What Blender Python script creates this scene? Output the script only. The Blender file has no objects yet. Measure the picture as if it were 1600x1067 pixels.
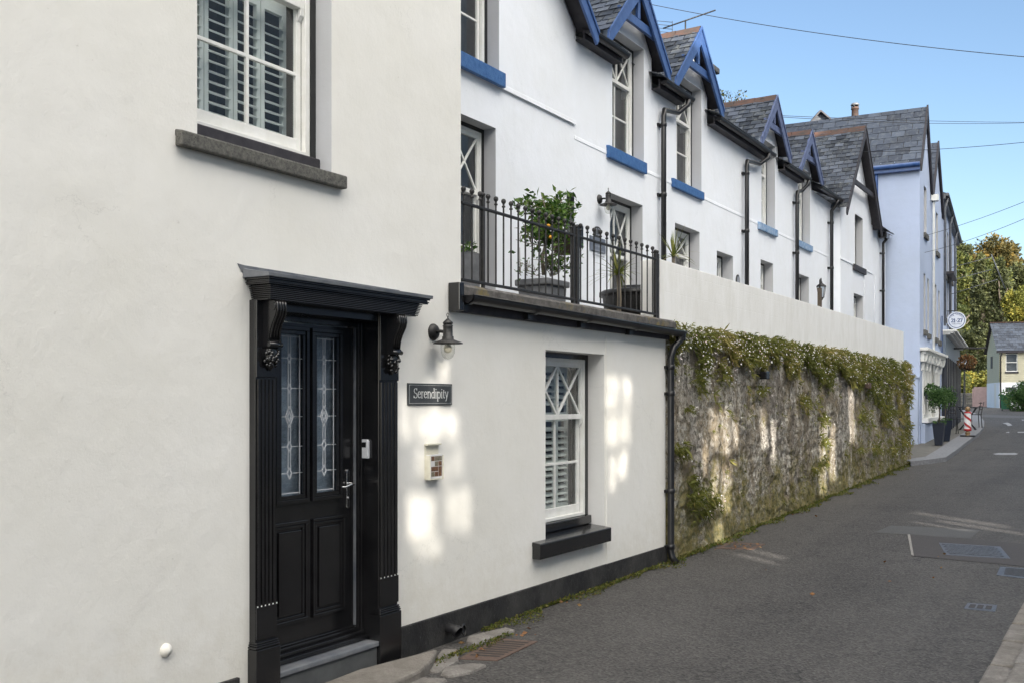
import bpy, bmesh, math, random
from mathutils import Vector, Matrix, noise, geometry
R = math.radians
random.seed(7)
S = bpy.context.scene
COL = S.collection

# ---------------------------------------------------------------- camera
F_PX = 1600.0
HOR = 626.0
ANG = math.atan(975.0/1600.0)
sA, cA = math.sin(ANG), math.cos(ANG)
CAM = Vector((4.14, 0.0, 1.70))
FWD = Vector((-sA, cA, 0)); RGT = Vector((cA, sA, 0))
cam = bpy.data.cameras.new('camera'); cam.sensor_width = 36; cam.lens = 36.0*F_PX/1600.0
cam.shift_y = (HOR-533.5)/1600.0
cam.clip_start = 0.05; cam.clip_end = 3000
co = bpy.data.objects.new('camera', cam); COL.objects.link(co)
co.location = CAM; co.rotation_euler = (R(90), 0, ANG)
S.camera = co

# ---------------------------------------------------------------- light
SUN_TO = Vector((1.0, -0.725, 0.47)).normalized()       # direction towards the sun
SUN_EL = math.asin(SUN_TO.z); SUN_AZ = math.atan2(SUN_TO.x, SUN_TO.y)
w = bpy.data.worlds.new('World'); S.world = w; w.use_nodes = True
nt = w.node_tree; bg = nt.nodes['Background']
sky = nt.nodes.new('ShaderNodeTexSky'); sky.sky_type = 'NISHITA'; sky.sun_disc = False
sky.sun_elevation = SUN_EL; sky.sun_rotation = SUN_AZ
sky.air_density = 1.0; sky.dust_density = 0.6; sky.ozone_density = 2.0; sky.altitude = 20
SKY = 0.104
# added bright fill in the unseen sky behind the camera, lifts the shaded walls
geo = nt.nodes.new('ShaderNodeTexCoord'); dt_ = nt.nodes.new('ShaderNodeVectorMath'); dt_.operation = 'DOT_PRODUCT'
nt.links.new(geo.outputs['Generated'], dt_.inputs[0]); dt_.inputs[1].default_value = Vector((.90, -.36, .28)).normalized()
mr_ = nt.nodes.new('ShaderNodeMapRange'); mr_.interpolation_type = 'SMOOTHSTEP'; nt.links.new(dt_.outputs['Value'], mr_.inputs[0])
mr_.inputs[1].default_value = .02; mr_.inputs[2].default_value = .7; mr_.inputs[3].default_value = 0; mr_.inputs[4].default_value = 1
cl_ = nt.nodes.new('ShaderNodeTexNoise'); cl_.inputs['Scale'].default_value = 3.0; cl_.inputs['Detail'].default_value = 6; nt.links.new(geo.outputs['Generated'], cl_.inputs['Vector'])
mu_ = nt.nodes.new('ShaderNodeMath'); mu_.operation = 'MULTIPLY'; nt.links.new(mr_.outputs[0], mu_.inputs[0]); nt.links.new(cl_.outputs[0], mu_.inputs[1])
FILL = 46.0
vc_ = nt.nodes.new('ShaderNodeVectorMath'); vc_.operation = 'SCALE'; vc_.inputs[0].default_value = (FILL, FILL*.925, FILL*.80); nt.links.new(mu_.outputs[0], vc_.inputs['Scale'])
ad_ = nt.nodes.new('ShaderNodeVectorMath'); ad_.operation = 'ADD'; nt.links.new(sky.outputs[0], ad_.inputs[0]); nt.links.new(vc_.outputs[0], ad_.inputs[1])
nt.links.new(ad_.outputs[0], bg.inputs[0]); bg.inputs[1].default_value = SKY
sl = bpy.data.lights.new('sun', 'SUN'); sl.energy = 4.5; sl.angle = R(0.4); sl.color = (1.0, 0.93, 0.84)
so = bpy.data.objects.new('sun', sl); COL.objects.link(so)
so.rotation_euler = SUN_TO.to_track_quat('Z', 'Y').to_euler()
so.location = (10, -10, 20)
S.view_settings.view_transform = 'Standard'; S.view_settings.look = 'None'
S.view_settings.exposure = 1.05; S.view_settings.gamma = 1.0
S.render.engine = 'CYCLES'
S.cycles.use_denoising = True
S.cycles.max_bounces = 8; S.cycles.diffuse_bounces = 5; S.cycles.glossy_bounces = 4
S.cycles.transparent_max_bounces = 16
S.cycles.sample_clamp_indirect = 6

# ---------------------------------------------------------------- materials
def nodes(name):
    m = bpy.data.materials.new(name); m.use_nodes = True
    t = m.node_tree; return m, t, t.nodes['Principled BSDF']
def N(t, typ, **kw):
    n = t.nodes.new(typ)
    for k, v in kw.items():
        if k in n.inputs: n.inputs[k].default_value = v
        else: setattr(n, k, v)
    return n
def c4(c): return (c[0], c[1], c[2], 1)
def ramp(t, src, stops):
    r = t.nodes.new('ShaderNodeValToRGB'); e = r.color_ramp.elements
    while len(e) < len(stops): e.new(0.5)
    for i, (p, c) in enumerate(stops):
        e[i].position = p; e[i].color = c4(c) if not isinstance(c, (int, float)) else (c, c, c, 1)
    t.links.new(src, r.inputs[0]); return r.outputs[0]
def mix(t, a, b, f, mode='MIX'):
    m = t.nodes.new('ShaderNodeMix'); m.data_type = 'RGBA'; m.blend_type = mode
    def put(s, v):
        if isinstance(v, (tuple, list)): m.inputs[s].default_value = c4(v)
        elif isinstance(v, (int, float)): m.inputs[s].default_value = v
        else: t.links.new(v, m.inputs[s])
    put(0, f); put(6, a); put(7, b); return m.outputs[2]
def coords(t, scale=(1, 1, 1)):
    tc = t.nodes.new('ShaderNodeTexCoord'); mp = t.nodes.new('ShaderNodeMapping')
    mp.inputs['Scale'].default_value = scale; t.links.new(tc.outputs['Object'], mp.inputs[0]); return mp.outputs[0]
def nz(t, scale, detail=4, vec=None, rough=.55, out=0, dist=0.0):
    n = N(t, 'ShaderNodeTexNoise', Scale=scale, Detail=detail, Roughness=rough, Distortion=dist)
    if vec is not None: t.links.new(vec, n.inputs['Vector'])
    return n.outputs[out]
def bump(t, b, h, strength=.3, dist=.01, prev=None):
    n = N(t, 'ShaderNodeBump', Strength=strength, Distance=dist); t.links.new(h, n.inputs['Height'])
    if prev is not None: t.links.new(prev, n.inputs['Normal'])
    t.links.new(n.outputs[0], b.inputs['Normal']); return n.outputs[0]
def tint(t):
    a = t.nodes.new('ShaderNodeAttribute'); a.attribute_name = 'tint'; return a.outputs['Fac']
def simple(name, c, rough=.6, c2=None, sc=3.0, bs=0, bsc=60, metal=0, spec=.5, bd=.004):
    m, t, b = nodes(name); v = coords(t)
    b.inputs['Roughness'].default_value = rough; b.inputs['Metallic'].default_value = metal
    b.inputs['Specular IOR Level'].default_value = spec
    if c2 is None: c2 = tuple(x*.82 for x in c)
    f = ramp(t, nz(t, sc, 6, v, .65), [(.35, 0), (.65, 1)])
    t.links.new(mix(t, c, c2, f), b.inputs['Base Color'])
    if bs: bump(t, b, nz(t, bsc, 5, v), bs, bd)
    return m
def render_paint(name, c, stain, bs=.25, streak=.16, splash=False):
    """painted exterior render: fine grain, slow undulation, faint vertical rain streaks, hairline marks"""
    m, t, b = nodes(name); v = coords(t)
    b.inputs['Roughness'].default_value = .75; b.inputs['Specular IOR Level'].default_value = .3
    big = ramp(t, nz(t, .9, 5, v, .6), [(.35, 0), (.7, 1)])
    col = mix(t, c, tuple(x*y for x, y in zip(c, (.93, .925, .90))), big)
    st = ramp(t, nz(t, 1.0, 6, coords(t, (5, 5, .55)), .7), [(.55, 0), (.8, 1)])
    col = mix(t, col, stain, mix(t, (0, 0, 0), (streak, streak, streak), st))
    sp = ramp(t, nz(t, 26, 3, v, .6), [(.70, 0), (.78, 1)])
    col = mix(t, col, tuple(x*.6 for x in stain), mix(t, (0, 0, 0), (.35, .35, .35), sp))
    if splash:
        tc = t.nodes.new('ShaderNodeTexCoord'); sp_ = t.nodes.new('ShaderNodeSeparateXYZ'); t.links.new(tc.outputs['Object'], sp_.inputs[0])
        z_ = N(t, 'ShaderNodeMapRange'); t.links.new(sp_.outputs['Z'], z_.inputs[0]); z_.inputs[1].default_value = .20; z_.inputs[2].default_value = .75; z_.inputs[3].default_value = .34; z_.inputs[4].default_value = 0
        a_ = N(t, 'ShaderNodeMath', operation='ADD'); t.links.new(z_.outputs[0], a_.inputs[0]); t.links.new(nz(t, 7, 9, v, .75), a_.inputs[1])
        d_ = ramp(t, a_.outputs[0], [(.58, 0), (.85, 1)]); col = mix(t, col, (.42, .36, .24), mix(t, (0, 0, 0), (.16, .16, .16), d_))
    vc = N(t, 'ShaderNodeTexVoronoi', Scale=1.1); vc.feature = 'DISTANCE_TO_EDGE'; wv = nz(t, 4, 6, v, .7, out=1)
    mw = N(t, 'ShaderNodeVectorMath', operation='SCALE'); t.links.new(wv, mw.inputs[0]); mw.inputs['Scale'].default_value = .5
    aw = N(t, 'ShaderNodeVectorMath', operation='ADD'); t.links.new(v, aw.inputs[0]); t.links.new(mw.outputs[0], aw.inputs[1]); t.links.new(aw.outputs[0], vc.inputs['Vector'])
    ck = ramp(t, vc.outputs[0], [(.0, 1), (.0045, 0)]); cm_ = ramp(t, nz(t, .8, 2, v), [(.56, 0), (.62, 1)])
    col = mix(t, col, tuple(x*.45 for x in c), mix(t, (0, 0, 0), mix(t, (0, 0, 0), (.30, .30, .30), cm_), ck))
    t.links.new(col, b.inputs['Base Color'])
    p = bump(t, b, nz(t, 5, 4, v), .35, .02)
    bump(t, b, nz(t, 75, 6, v, .7), bs*1.3, .004, p)
    return m
M = {}
M['cream'] = render_paint('cream_render', (.795, .785, .752), (.60, .57, .50), streak=.09, splash=True)
M['white'] = render_paint('white_render', (.815, .845, .90), (.60, .60, .58))
M['shadewhite'] = render_paint('blue_shaded_white_render', (.46, .535, .70), (.34, .40, .52))  # blue shade on this white render is put into its paint
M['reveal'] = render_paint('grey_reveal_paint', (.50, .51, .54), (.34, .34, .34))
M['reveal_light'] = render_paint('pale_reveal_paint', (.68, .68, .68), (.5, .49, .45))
M['black'] = simple('black_gloss_paint', (.005, .005, .006), .20, (.012, .012, .013), 6, .12, 40, spec=.7)
M['blackmatt'] = simple('black_iron', (.010, .010, .011), .5, (.028, .027, .026), 25, .25, 150)
M['plastic'] = simple('black_plastic', (.008, .008, .009), .33, (.016, .016, .018), 5)
M['wwood'] = simple('white_gloss_wood', (.80, .80, .78), .35, (.72, .72, .68), 9, .05, 60)
M['blue'] = simple('blue_masonry_paint', (.018, .085, .25), .6, (.05, .14, .33), 18, .6, 45, bd=.01)
M['blueworn'] = simple('worn_blue_masonry_paint', (.10, .22, .42), .7, (.32, .42, .55), 14, .7, 40, bd=.012)
M['bluewood'] = simple('blue_gloss_wood', (.028, .075, .22), .4, (.055, .11, .27), 10, .05, 30)
M['bluegrey'] = simple('faded_blue_wood', (.06, .085, .18), .6, (.12, .15, .26), 12)
M['darkwood'] = simple('dark_stained_wood', (.022, .020, .026), .6, (.04, .036, .042), 12)
M['lead'] = simple('weathered_lead', (.09, .10, .12), .5, (.17, .178, .19), 7, .3, 30)
M['terracotta'] = simple('terracotta_ridge', (.11, .055, .04), .9, (.05, .042, .038), 5, .4, 40)
M['brick'] = simple('red_brick', (.20, .09, .06), .85, (.12, .07, .06), 12, .5, 30)
M['chrome'] = simple('satin_chrome', (.75, .75, .76), .18, metal=1)
M['plasticgrey'] = simple('pale_grey_plastic', (.62, .64, .68), .45)
M['ivory'] = simple('yellowed_plastic', (.66, .64, .54), .4, (.58, .55, .45), 20)
M['frosted'] = simple('frosted_backing', (.50, .56, .62), .4, (.22, .26, .30), 4)
M['interior'] = simple('dark_interior', (.035, .033, .03), .9)
M['curtain'] = simple('grey_curtain', (.10, .105, .11), .9, (.16, .16, .165), 4)
M['shutter'] = simple('white_shutter_paint', (.76, .78, .74), .5)
M['bark'] = simple('tree_bark', (.07, .055, .04), .9, (.12, .10, .08), 6, .5, 12)
M['trunk_pale'] = simple('pale_stem_bark', (.20, .17, .13), .9)
M['earth'] = simple('earth', (.05, .04, .03), .95, (.03, .03, .02), 4, .4, 20)
M['sandstone'] = simple('stone_threshold', (.105, .11, .112), .7, (.065, .068, .07), 3.5, .2, 40)
M['greenbin'] = simple('green_plastic', (.015, .12, .06), .45)
M['rope'] = simple('wire_rubber', (.03, .03, .035), .6)
M['gold'] = simple('tarnished_gold_paint', (.30, .20, .09), .4, (.16, .10, .05), 20)
M['pinkpanel'] = simple('faded_pink_board', (.34, .25, .25), .7)
M['frost'] = simple('lantern_glass', (.55, .62, .72), .3)
M['screen_blue'] = simple('pale_blue_screen', (.64, .67, .71), .8)
M['letter'] = simple('pale_lettering', (.72, .73, .72), .5, (.66, .67, .66))
M['navy'] = simple('navy_lettering', (.03, .07, .20), .5)
M['soil'] = simple('potting_soil', (.035, .025, .018), .95)

def stone_sill():
    m, t, b = nodes('dark_grit_stone'); v = coords(t)
    f = ramp(t, nz(t, 45, 8, v, .75), [(.3, 0), (.7, 1)])
    c = mix(t, (.035, .035, .035), (.17, .165, .145), f)
    pits = N(t, 'ShaderNodeTexVoronoi', Scale=55.0); t.links.new(v, pits.inputs['Vector'])
    pf = ramp(t, pits.outputs[0], [(.10, 1), (.2, 0)])
    c = mix(t, c, (.012, .012, .014), pf)
    t.links.new(c, b.inputs['Base Color']); b.inputs['Roughness'].default_value = .85
    bump(t, b, nz(t, 60, 8, v, .8), .7, .006); return m
M['sill'] = stone_sill()
def plinth():
    m, t, b = nodes('black_masonry_paint'); v = coords(t)
    f = ramp(t, nz(t, 2.2, 7, v, .7), [(.42, 0), (.75, 1)])
    c = mix(t, (.008, .008, .009), (.05, .048, .045), f)
    g = ramp(t, nz(t, 30, 6, v, .8), [(.6, 0), (.72, 1)])
    c = mix(t, c, (.17, .16, .145), mix(t, (0, 0, 0), (.5, .5, .5), g))
    t.links.new(c, b.inputs['Base Color']); b.inputs['Roughness'].default_value = .75
    p = bump(t, b, nz(t, 6, 4, v), .6, .03); bump(t, b, nz(t, 60, 6, v, .7), .5, .008, p); return m
M['plinth'] = plinth()
def slate(name, a, b_, lich):
    m, t, b = nodes(name); v = coords(t)
    c = mix(t, a, b_, tint(t))
    l = ramp(t, nz(t, 9, 7, v, .75), [(.5, 0), (.72, 1)])
    c = mix(t, c, lich, mix(t, (0, 0, 0), (.6, .6, .6), l))
    l2 = ramp(t, nz(t, 2.2, 5, v, .65), [(.5, 0), (.75, 1)])
    c = mix(t, c, (.02, .022, .025), mix(t, (0, 0, 0), (.6, .6, .6), l2))
    t.links.new(c, b.inputs['Base Color']); b.inputs['Roughness'].default_value = .55
    bump(t, b, nz(t, 40, 5, v, .7), .5, .006); return m
M['slate'] = slate('old_slate', (.016, .021, .030), (.085, .10, .13), (.22, .23, .21))
M['slateblue'] = slate('blue_grey_slate', (.022, .030, .048), (.072, .09, .125), (.17, .185, .19))
def coping():
    m, t, b = nodes('mossy_concrete_coping'); v = coords(t)
    f = ramp(t, nz(t, 12, 7, v, .7), [(.35, 0), (.7, 1)])
    c = mix(t, (.05, .046, .043), (.16, .15, .14), f)
    g = ramp(t, nz(t, 3.5, 6, v, .7), [(.56, 0), (.66, 1)])
    c = mix(t, c, (.20, .155, .05), mix(t, (0, 0, 0), (.75, .75, .75), g))
    t.links.new(c, b.inputs['Base Color']); b.inputs['Roughness'].default_value = .85
    bump(t, b, nz(t, 50, 6, v, .7), .5, .006); return m
M['coping'] = coping()
def asphalt():
    m, t, b = nodes('asphalt'); v = coords(t)
    f = ramp(t, nz(t, .8, 8, v, .68), [(.35, 0), (.65, 1)])
    c = mix(t, (.022, .0205, .020), (.050, .047, .045), f)
    tr = ramp(t, nz(t, 1.0, 4, coords(t, (1.3, .06, 1)), .6), [(.42, 0), (.62, 1)])
    c = mix(t, c, (.068, .064, .060), mix(t, (0, 0, 0), (.45, .45, .45), tr))
    vo = N(t, 'ShaderNodeTexVoronoi', Scale=62.0); t.links.new(v, vo.inputs['Vector'])
    sp = ramp(t, vo.outputs['Color'], [(.25, 0), (.95, 1)])
    c = mix(t, c, (.15, .143, .135), mix(t, (0, 0, 0), (.55, .55, .55), sp))
    s2 = ramp(t, nz(t, 130, 4, v, .6), [(.68, 0), (.72, 1)])
    c = mix(t, c, (.42, .41, .39), mix(t, (0, 0, 0), (.6, .6, .6), s2))
    d = ramp(t, nz(t, 2.4, 10, v, .75, dist=1.2), [(.58, 0), (.72, 1)])
    c = mix(t, c, (.020, .019, .018), mix(t, (0, 0, 0), (.6, .6, .6), d))
    vc = N(t, 'ShaderNodeTexVoronoi', Scale=.7); vc.feature = 'DISTANCE_TO_EDGE'; wv = nz(t, 3, 7, v, .7, out=1)
    mw = N(t, 'ShaderNodeVectorMath', operation='SCALE'); t.links.new(wv, mw.inputs[0]); mw.inputs['Scale'].default_value = .6
    aw = N(t, 'ShaderNodeVectorMath', operation='ADD'); t.links.new(v, aw.inputs[0]); t.links.new(mw.outputs[0], aw.inputs[1]); t.links.new(aw.outputs[0], vc.inputs['Vector'])
    ck = ramp(t, vc.outputs[0], [(.0, 1), (.010, 0)]); cm_ = ramp(t, nz(t, .5, 3, v), [(.54, 0), (.6, 1)])
    c = mix(t, c, (.012, .012, .012), mix(t, (0, 0, 0), cm_, ck))
    t.links.new(c, b.inputs['Base Color']); b.inputs['Roughness'].default_value = .72
    b.inputs['Specular IOR Level'].default_value = .35
    p = bump(t, b, vo.outputs['Distance'], .8, .010); bump(t, b, nz(t, 3, 4, v), .3, .03, p); return m
M['asphalt'] = asphalt()
M['asphalt_dark'] = simple('dark_patch_asphalt', (.035, .031, .030), .75, (.058, .052, .050), 60, .6, 140)
M['asphalt_pale'] = simple('pale_patch_asphalt', (.078, .078, .077), .75, (.058, .058, .057), 60, .6, 140)
M['cement'] = simple('cement_joint', (.28, .27, .25), .85, (.18, .17, .16), 30, .4, 80)
M['iron'] = simple('worn_cast_iron', (.07, .075, .088), .5, (.14, .148, .165), 30, .6, 80, metal=.5)
M['rustiron'] = simple('rusty_cast_iron', (.075, .05, .042), .7, (.13, .085, .065), 25, .6, 80, metal=.2)
M['roadpaint'] = simple('worn_white_road_paint', (.34, .35, .36), .7, (.16, .16, .165), 12)
def granite():
    m, t, b = nodes('worn_granite'); v = coords(t)
    f = ramp(t, nz(t, 5, 8, v, .75), [(.35, 0), (.68, 1)])
    c = mix(t, (.11, .10, .09), (.30, .285, .265), f)
    g = ramp(t, nz(t, 70, 4, v, .7), [(.35, 0), (.65, 1)])
    c = mix(t, c, (.10, .09, .08), mix(t, (.55, .55, .55), (0, 0, 0), g))
    c = mix(t, c, (.20, .175, .14), mix(t, (0, 0, 0), (.4, .4, .4), tint(t)))
    t.links.new(c, b.inputs['Base Color']); b.inputs['Roughness'].default_value = .8
    p = bump(t, b, nz(t, 9, 6, v, .7), .9, .03); bump(t, b, nz(t, 80, 5, v, .7), .6, .006, p); return m
M['granite'] = granite()
M['paving'] = simple('dull_paving', (.085, .083, .075), .85, (.13, .125, .11), 5, .4, 50)
M['kerbpale'] = simple('pale_kerb_granite', (.20, .205, .22), .8, (.13, .135, .145), 18, .5, 60)
def stonewall():
    m, t, b = nodes('old_lime_washed_rubble'); v = coords(t)
    tc = t.nodes.new('ShaderNodeTexCoord'); sep = t.nodes.new('ShaderNodeSeparateXYZ'); t.links.new(tc.outputs['Object'], sep.inputs[0])
    stones = N(t, 'ShaderNodeTexVoronoi', Scale=7.0); t.links.new(coords(t, (1, .8, 1.4)), stones.inputs['Vector'])
    c = mix(t, (.20, .15, .09), (.46, .38, .26), ramp(t, nz(t, 3.5, 12, v, .78), [(.38, 0), (.62, 1)]))
    c = mix(t, c, (.36, .32, .25), mix(t, (0, 0, 0), (.45, .45, .45), stones.outputs['Color']))
    c = mix(t, c, (.26, .235, .215), ramp(t, nz(t, .7, 6, coords(t, (1.6, 1.6, .5)), .6), [(.45, 0), (.62, .8)]))
    st = ramp(t, nz(t, 1.6, 5, coords(t, (2.4, 2.4, .9)), .7, dist=.8), [(.43, 0), (.56, 1)])
    st2 = ramp(t, nz(t, 17, 12, coords(t, (1, 1, .7)), .82), [(.44, 0), (.54, 1)])
    c = mix(t, c, (.78, .74, .66), mix(t, (0, 0, 0), st, st2))
    fk = ramp(t, nz(t, 34, 10, coords(t, (1, 1, .6)), .8), [(.56, 0), (.62, 1)])
    c = mix(t, c, (.62, .60, .56), mix(t, (0, 0, 0), (.55, .55, .55), fk))
    dk = ramp(t, nz(t, 13, 12, v, .85), [(.515, 0), (.56, 1)])
    c = mix(t, c, (.028, .024, .018), mix(t, (0, 0, 0), (.70, .70, .70), dk))
    zr = N(t, 'ShaderNodeMapRange'); t.links.new(sep.outputs['Z'], zr.inputs[0])
    zr.inputs[1].default_value = 1.3; zr.inputs[2].default_value = .0; zr.inputs[3].default_value = -.05; zr.inputs[4].default_value = .17
    ad = N(t, 'ShaderNodeMath', operation='ADD'); t.links.new(nz(t, 2.2, 12, v, .8), ad.inputs[0]); t.links.new(zr.outputs[0], ad.inputs[1])
    ms = ramp(t, ad.outputs[0], [(.51, 0), (.62, 1)])
    mc = mix(t, (.09, .10, .02), (.34, .28, .09), ramp(t, nz(t, 16, 8, v, .75), [(.4, 0), (.6, 1)]))
    c = mix(t, c, mc, mix(t, (0, 0, 0), (.8, .8, .8), ms))
    t.links.new(c, b.inputs['Base Color']); b.inputs['Roughness'].default_value = .92
    b.inputs['Specular IOR Level'].default_value = .2
    p = bump(t, b, nz(t, 13, 12, v, .8), 1.0, .10); bump(t, b, nz(t, 60, 8, v, .8), .9, .014, p); return m
M['stone'] = stonewall()
M['rubble'] = simple('grey_rubble', (.12, .115, .10), .95, (.22, .21, .19), 6, .9, 12, bd=.05)
def blockwall():
    m, t, b = nodes('white_painted_block'); v = coords(t, (1, 1, 1))
    sw = t.nodes.new('ShaderNodeSeparateXYZ'); t.links.new(v, sw.inputs[0])
    cb = t.nodes.new('ShaderNodeCombineXYZ'); t.links.new(sw.outputs['Y'], cb.inputs[0]); t.links.new(sw.outputs['Z'], cb.inputs[1])
    br = N(t, 'ShaderNodeTexBrick', Scale=1.0); br.inputs['Brick Width'].default_value = .45; br.inputs['Row Height'].default_value = .225
    br.inputs['Mortar Size'].default_value = .006; br.inputs['Mortar Smooth'].default_value = .6
    t.links.new(cb.outputs[0], br.inputs['Vector'])
    f = ramp(t, nz(t, 2.5, 7, coords(t, (2, 2, .6)), .7), [(.4, 0), (.75, 1)])
    c = mix(t, (.86, .855, .835), (.74, .73, .69), f)
    t.links.new(c, b.inputs['Base Color']); b.inputs['Roughness'].default_value = .8
    iv = N(t, 'ShaderNodeMath', operation='SUBTRACT'); iv.inputs[0].default_value = 1; t.links.new(br.outputs['Fac'], iv.inputs[1])
    p = bump(t, b, iv.outputs[0], .22, .004); bump(t, b, nz(t, 60, 6, v, .7), .45, .006, p); return m
M['block'] = blockwall()
def leafmat(name, a, b_, c_, trans=.25, rough=.6):
    m, t, b = nodes(name)
    col = ramp(t, tint(t), [(0, a), (.5, b_), (1, c_)])
    t.links.new(col, b.inputs['Base Color']); b.inputs['Roughness'].default_value = rough
    b.inputs['Specular IOR Level'].default_value = .3
    tr = t.nodes.new('ShaderNodeBsdfTranslucent'); t.links.new(col, tr.inputs[0])
    mx = t.nodes.new('ShaderNodeMixShader'); mx.inputs[0].default_value = trans
    t.links.new(b.outputs[0], mx.inputs[1]); t.links.new(tr.outputs[0], mx.inputs[2])
    t.links.new(mx.outputs[0], t.nodes['Material Output'].inputs[0]); return m
M['leaf_wall'] = leafmat('wall_plant_leaf', (.07, .085, .018), (.19, .20, .045), (.36, .28, .11))
M['leaf_glossy'] = leafmat('citrus_leaf', (.022, .058, .010), (.055, .125, .02), (.14, .21, .04), rough=.4)
M['leaf_bay'] = leafmat('bay_leaf', (.025, .06, .02), (.05, .11, .03), (.09, .16, .05))
M['leaf_oak'] = leafmat('autumn_oak_leaf', (.04, .042, .016), (.10, .085, .028), (.22, .15, .035))
M['leaf_green'] = leafmat('mid_green_leaf', (.028, .042, .014), (.07, .09, .026), (.18, .18, .045))
M['leaf_dark'] = leafmat('dark_conifer_leaf', (.025, .034, .016), (.06, .07, .028), (.12, .13, .05))
M['leaf_yellow'] = leafmat('yellow_autumn_leaf', (.09, .10, .02), (.14, .15, .032), (.32, .26, .045))
M['leaf_palm'] = leafmat('spiky_palm_leaf', (.08, .11, .02), (.16, .19, .04), (.28, .27, .08))
M['petal'] = leafmat('pale_petal', (.75, .72, .70), (.85, .85, .83), (.80, .60, .62))
M['fruit'] = simple('orange_fruit', (.75, .35, .02), .4)
M['deadleaf'] = leafmat('dead_leaf', (.12, .05, .02), (.20, .10, .04), (.28, .18, .08), .1)
M['moss'] = leafmat('moss', (.05, .07, .015), (.09, .11, .02), (.16, .13, .04))
def glass(name, tintc=(1, 1, 1), refl=1.8, rough=.0, ripple=0):
    m = bpy.data.materials.new(name); m.use_nodes = True; t = m.node_tree; t.nodes.clear()
    o = t.nodes.new('ShaderNodeOutputMaterial'); tr = t.nodes.new('ShaderNodeBsdfTransparent'); tr.inputs[0].default_value = c4(tintc)
    g = N(t, 'ShaderNodeBsdfGlossy', Roughness=rough); lw = N(t, 'ShaderNodeLayerWeight', Blend=.5)
    p = N(t, 'ShaderNodeMath', operation='POWER'); p.inputs[1].default_value = 4.0; t.links.new(lw.outputs['Facing'], p.inputs[0])
    mr = N(t, 'ShaderNodeMapRange'); mr.inputs[3].default_value = .045*refl; mr.inputs[4].default_value = min(1, .75*refl); t.links.new(p.outputs[0], mr.inputs[0])
    mx = t.nodes.new('ShaderNodeMixShader'); t.links.new(mr.outputs[0], mx.inputs[0]); t.links.new(tr.outputs[0], mx.inputs[1]); t.links.new(g.outputs[0], mx.inputs[2])
    v = coords(t)
    bp = N(t, 'ShaderNodeBump', Strength=.06 if not ripple else ripple, Distance=.02); t.links.new(nz(t, 2.2 if not ripple else 35, 2, v), bp.inputs['Height'])
    t.links.new(bp.outputs[0], g.inputs['Normal'])
    t.links.new(mx.outputs[0], o.inputs[0]); return m
M['glass'] = glass('window_glass', (.90, .94, .95), 2.6)
M['doorglass'] = glass('textured_door_glass', (.75, .8, .84), 3.2, .10, .4)
M['lampglass'] = glass('lamp_glass', (.92, .92, .9), 1.4)
def clapboard():
    m = simple('cream_clapboard', (.52, .49, .36), .7, (.45, .43, .32), 4)
    return m
M['clap'] = clapboard()
M['greyshop'] = simple('grey_shopfront_paint', (.15, .19, .24), .5)
M['blackshop'] = simple('black_shopfront_paint', (.015, .02, .035), .35)
M['red'] = simple('barber_red', (.42, .03, .035), .4)
M['wgloss'] = simple('barber_white', (.75, .75, .75), .4)
M['signwhite'] = simple('sign_white', (.74, .78, .86), .5)
M['slateplate'] = simple('slate_name_plate', (.035, .04, .042), .45, (.06, .065, .07), 20)
M['slateplaque'] = simple('blue_grey_slate_plaque', (.10, .12, .16), .5, (.14, .16, .20), 20)
M['signgrey'] = simple('faint_grey_lettering', (.28, .30, .34), .6)
M['photo1'] = simple('leaflet_print_brown', (.25, .11, .04), .4, (.06, .05, .05), 90)
M['photo2'] = simple('leaflet_print_green', (.08, .09, .06), .4, (.30, .25, .18), 90)
M['paper'] = simple('white_paper', (.72, .72, .72), .5)
M['zinc'] = simple('grey_fibre_planter', (.14, .145, .155), .7, (.22, .225, .235), 9, .4, 60)
M['greygreen'] = simple('grey_earth_bank', (.06, .055, .035), .95, (.10, .09, .05), 2, .5, 5)
# ---------------------------------------------------------------- frames and mesh helper
class Frame:
    """facade frame: a along the facade, o outwards to the street, z up"""
    def __init__(s, x, y, heading):          # heading: degrees the facade turns left of +Y
        h = R(heading); s.O = Vector((x, y, 0)); s.A = Vector((-math.sin(h), math.cos(h), 0)); s.N = Vector((math.cos(h), math.sin(h), 0))
    def w(s, a, o, z): return s.O + s.A*a + s.N*o + Vector((0, 0, z))
    def px(s, x, y, o=0.0):
        """where the sight line through photo pixel (x, y) meets the facade plane set o outwards: (a, z)"""
        u = (x-800)/F_PX; r = s.O + s.N*o - CAM
        a = (u*r.dot(FWD)-r.dot(RGT))/(s.A.dot(RGT)-u*s.A.dot(FWD))
        d = (r+s.A*a).dot(FWD); return a, CAM.z+(HOR-y)*d/F_PX
    def a(s, x, o=0.0): return s.px(x, HOR, o)[0]
WORLD = Frame(0, 0, 0)
class XYZ:
    def w(s, a, o, z): return Vector((a, o, z))
XY = XYZ()
def at(x, y, depth):
    u = (x-800)/F_PX; p = CAM + FWD*depth + RGT*(u*depth); p.z = CAM.z+(HOR-y)*depth/F_PX; return p
PROF = [(-60, -.3), (-5, -.06), (5.5, 0), (9.8, .03), (22.5, .35), (28, .53), (45, .80), (75, 1.15), (95, 1.25), (600, 3)]
def gz(Y):
    for (a, b), (c, d) in zip(PROF, PROF[1:]):
        if Y <= c: return b+(d-b)*(Y-a)/(c-a)
    return PROF[-1][1]
def ground(x, y, lift=0.0):
    u = (x-800)/F_PX; lo, hi = 2.0, 200.0
    for _ in range(60):
        m = (lo+hi)/2; p = CAM+FWD*m+RGT*(u*m); z = CAM.z+(HOR-y)*m/F_PX
        if z > gz(p.y)+lift: lo = m
        else: hi = m
    p.z = gz(p.y)+lift; return p

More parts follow.
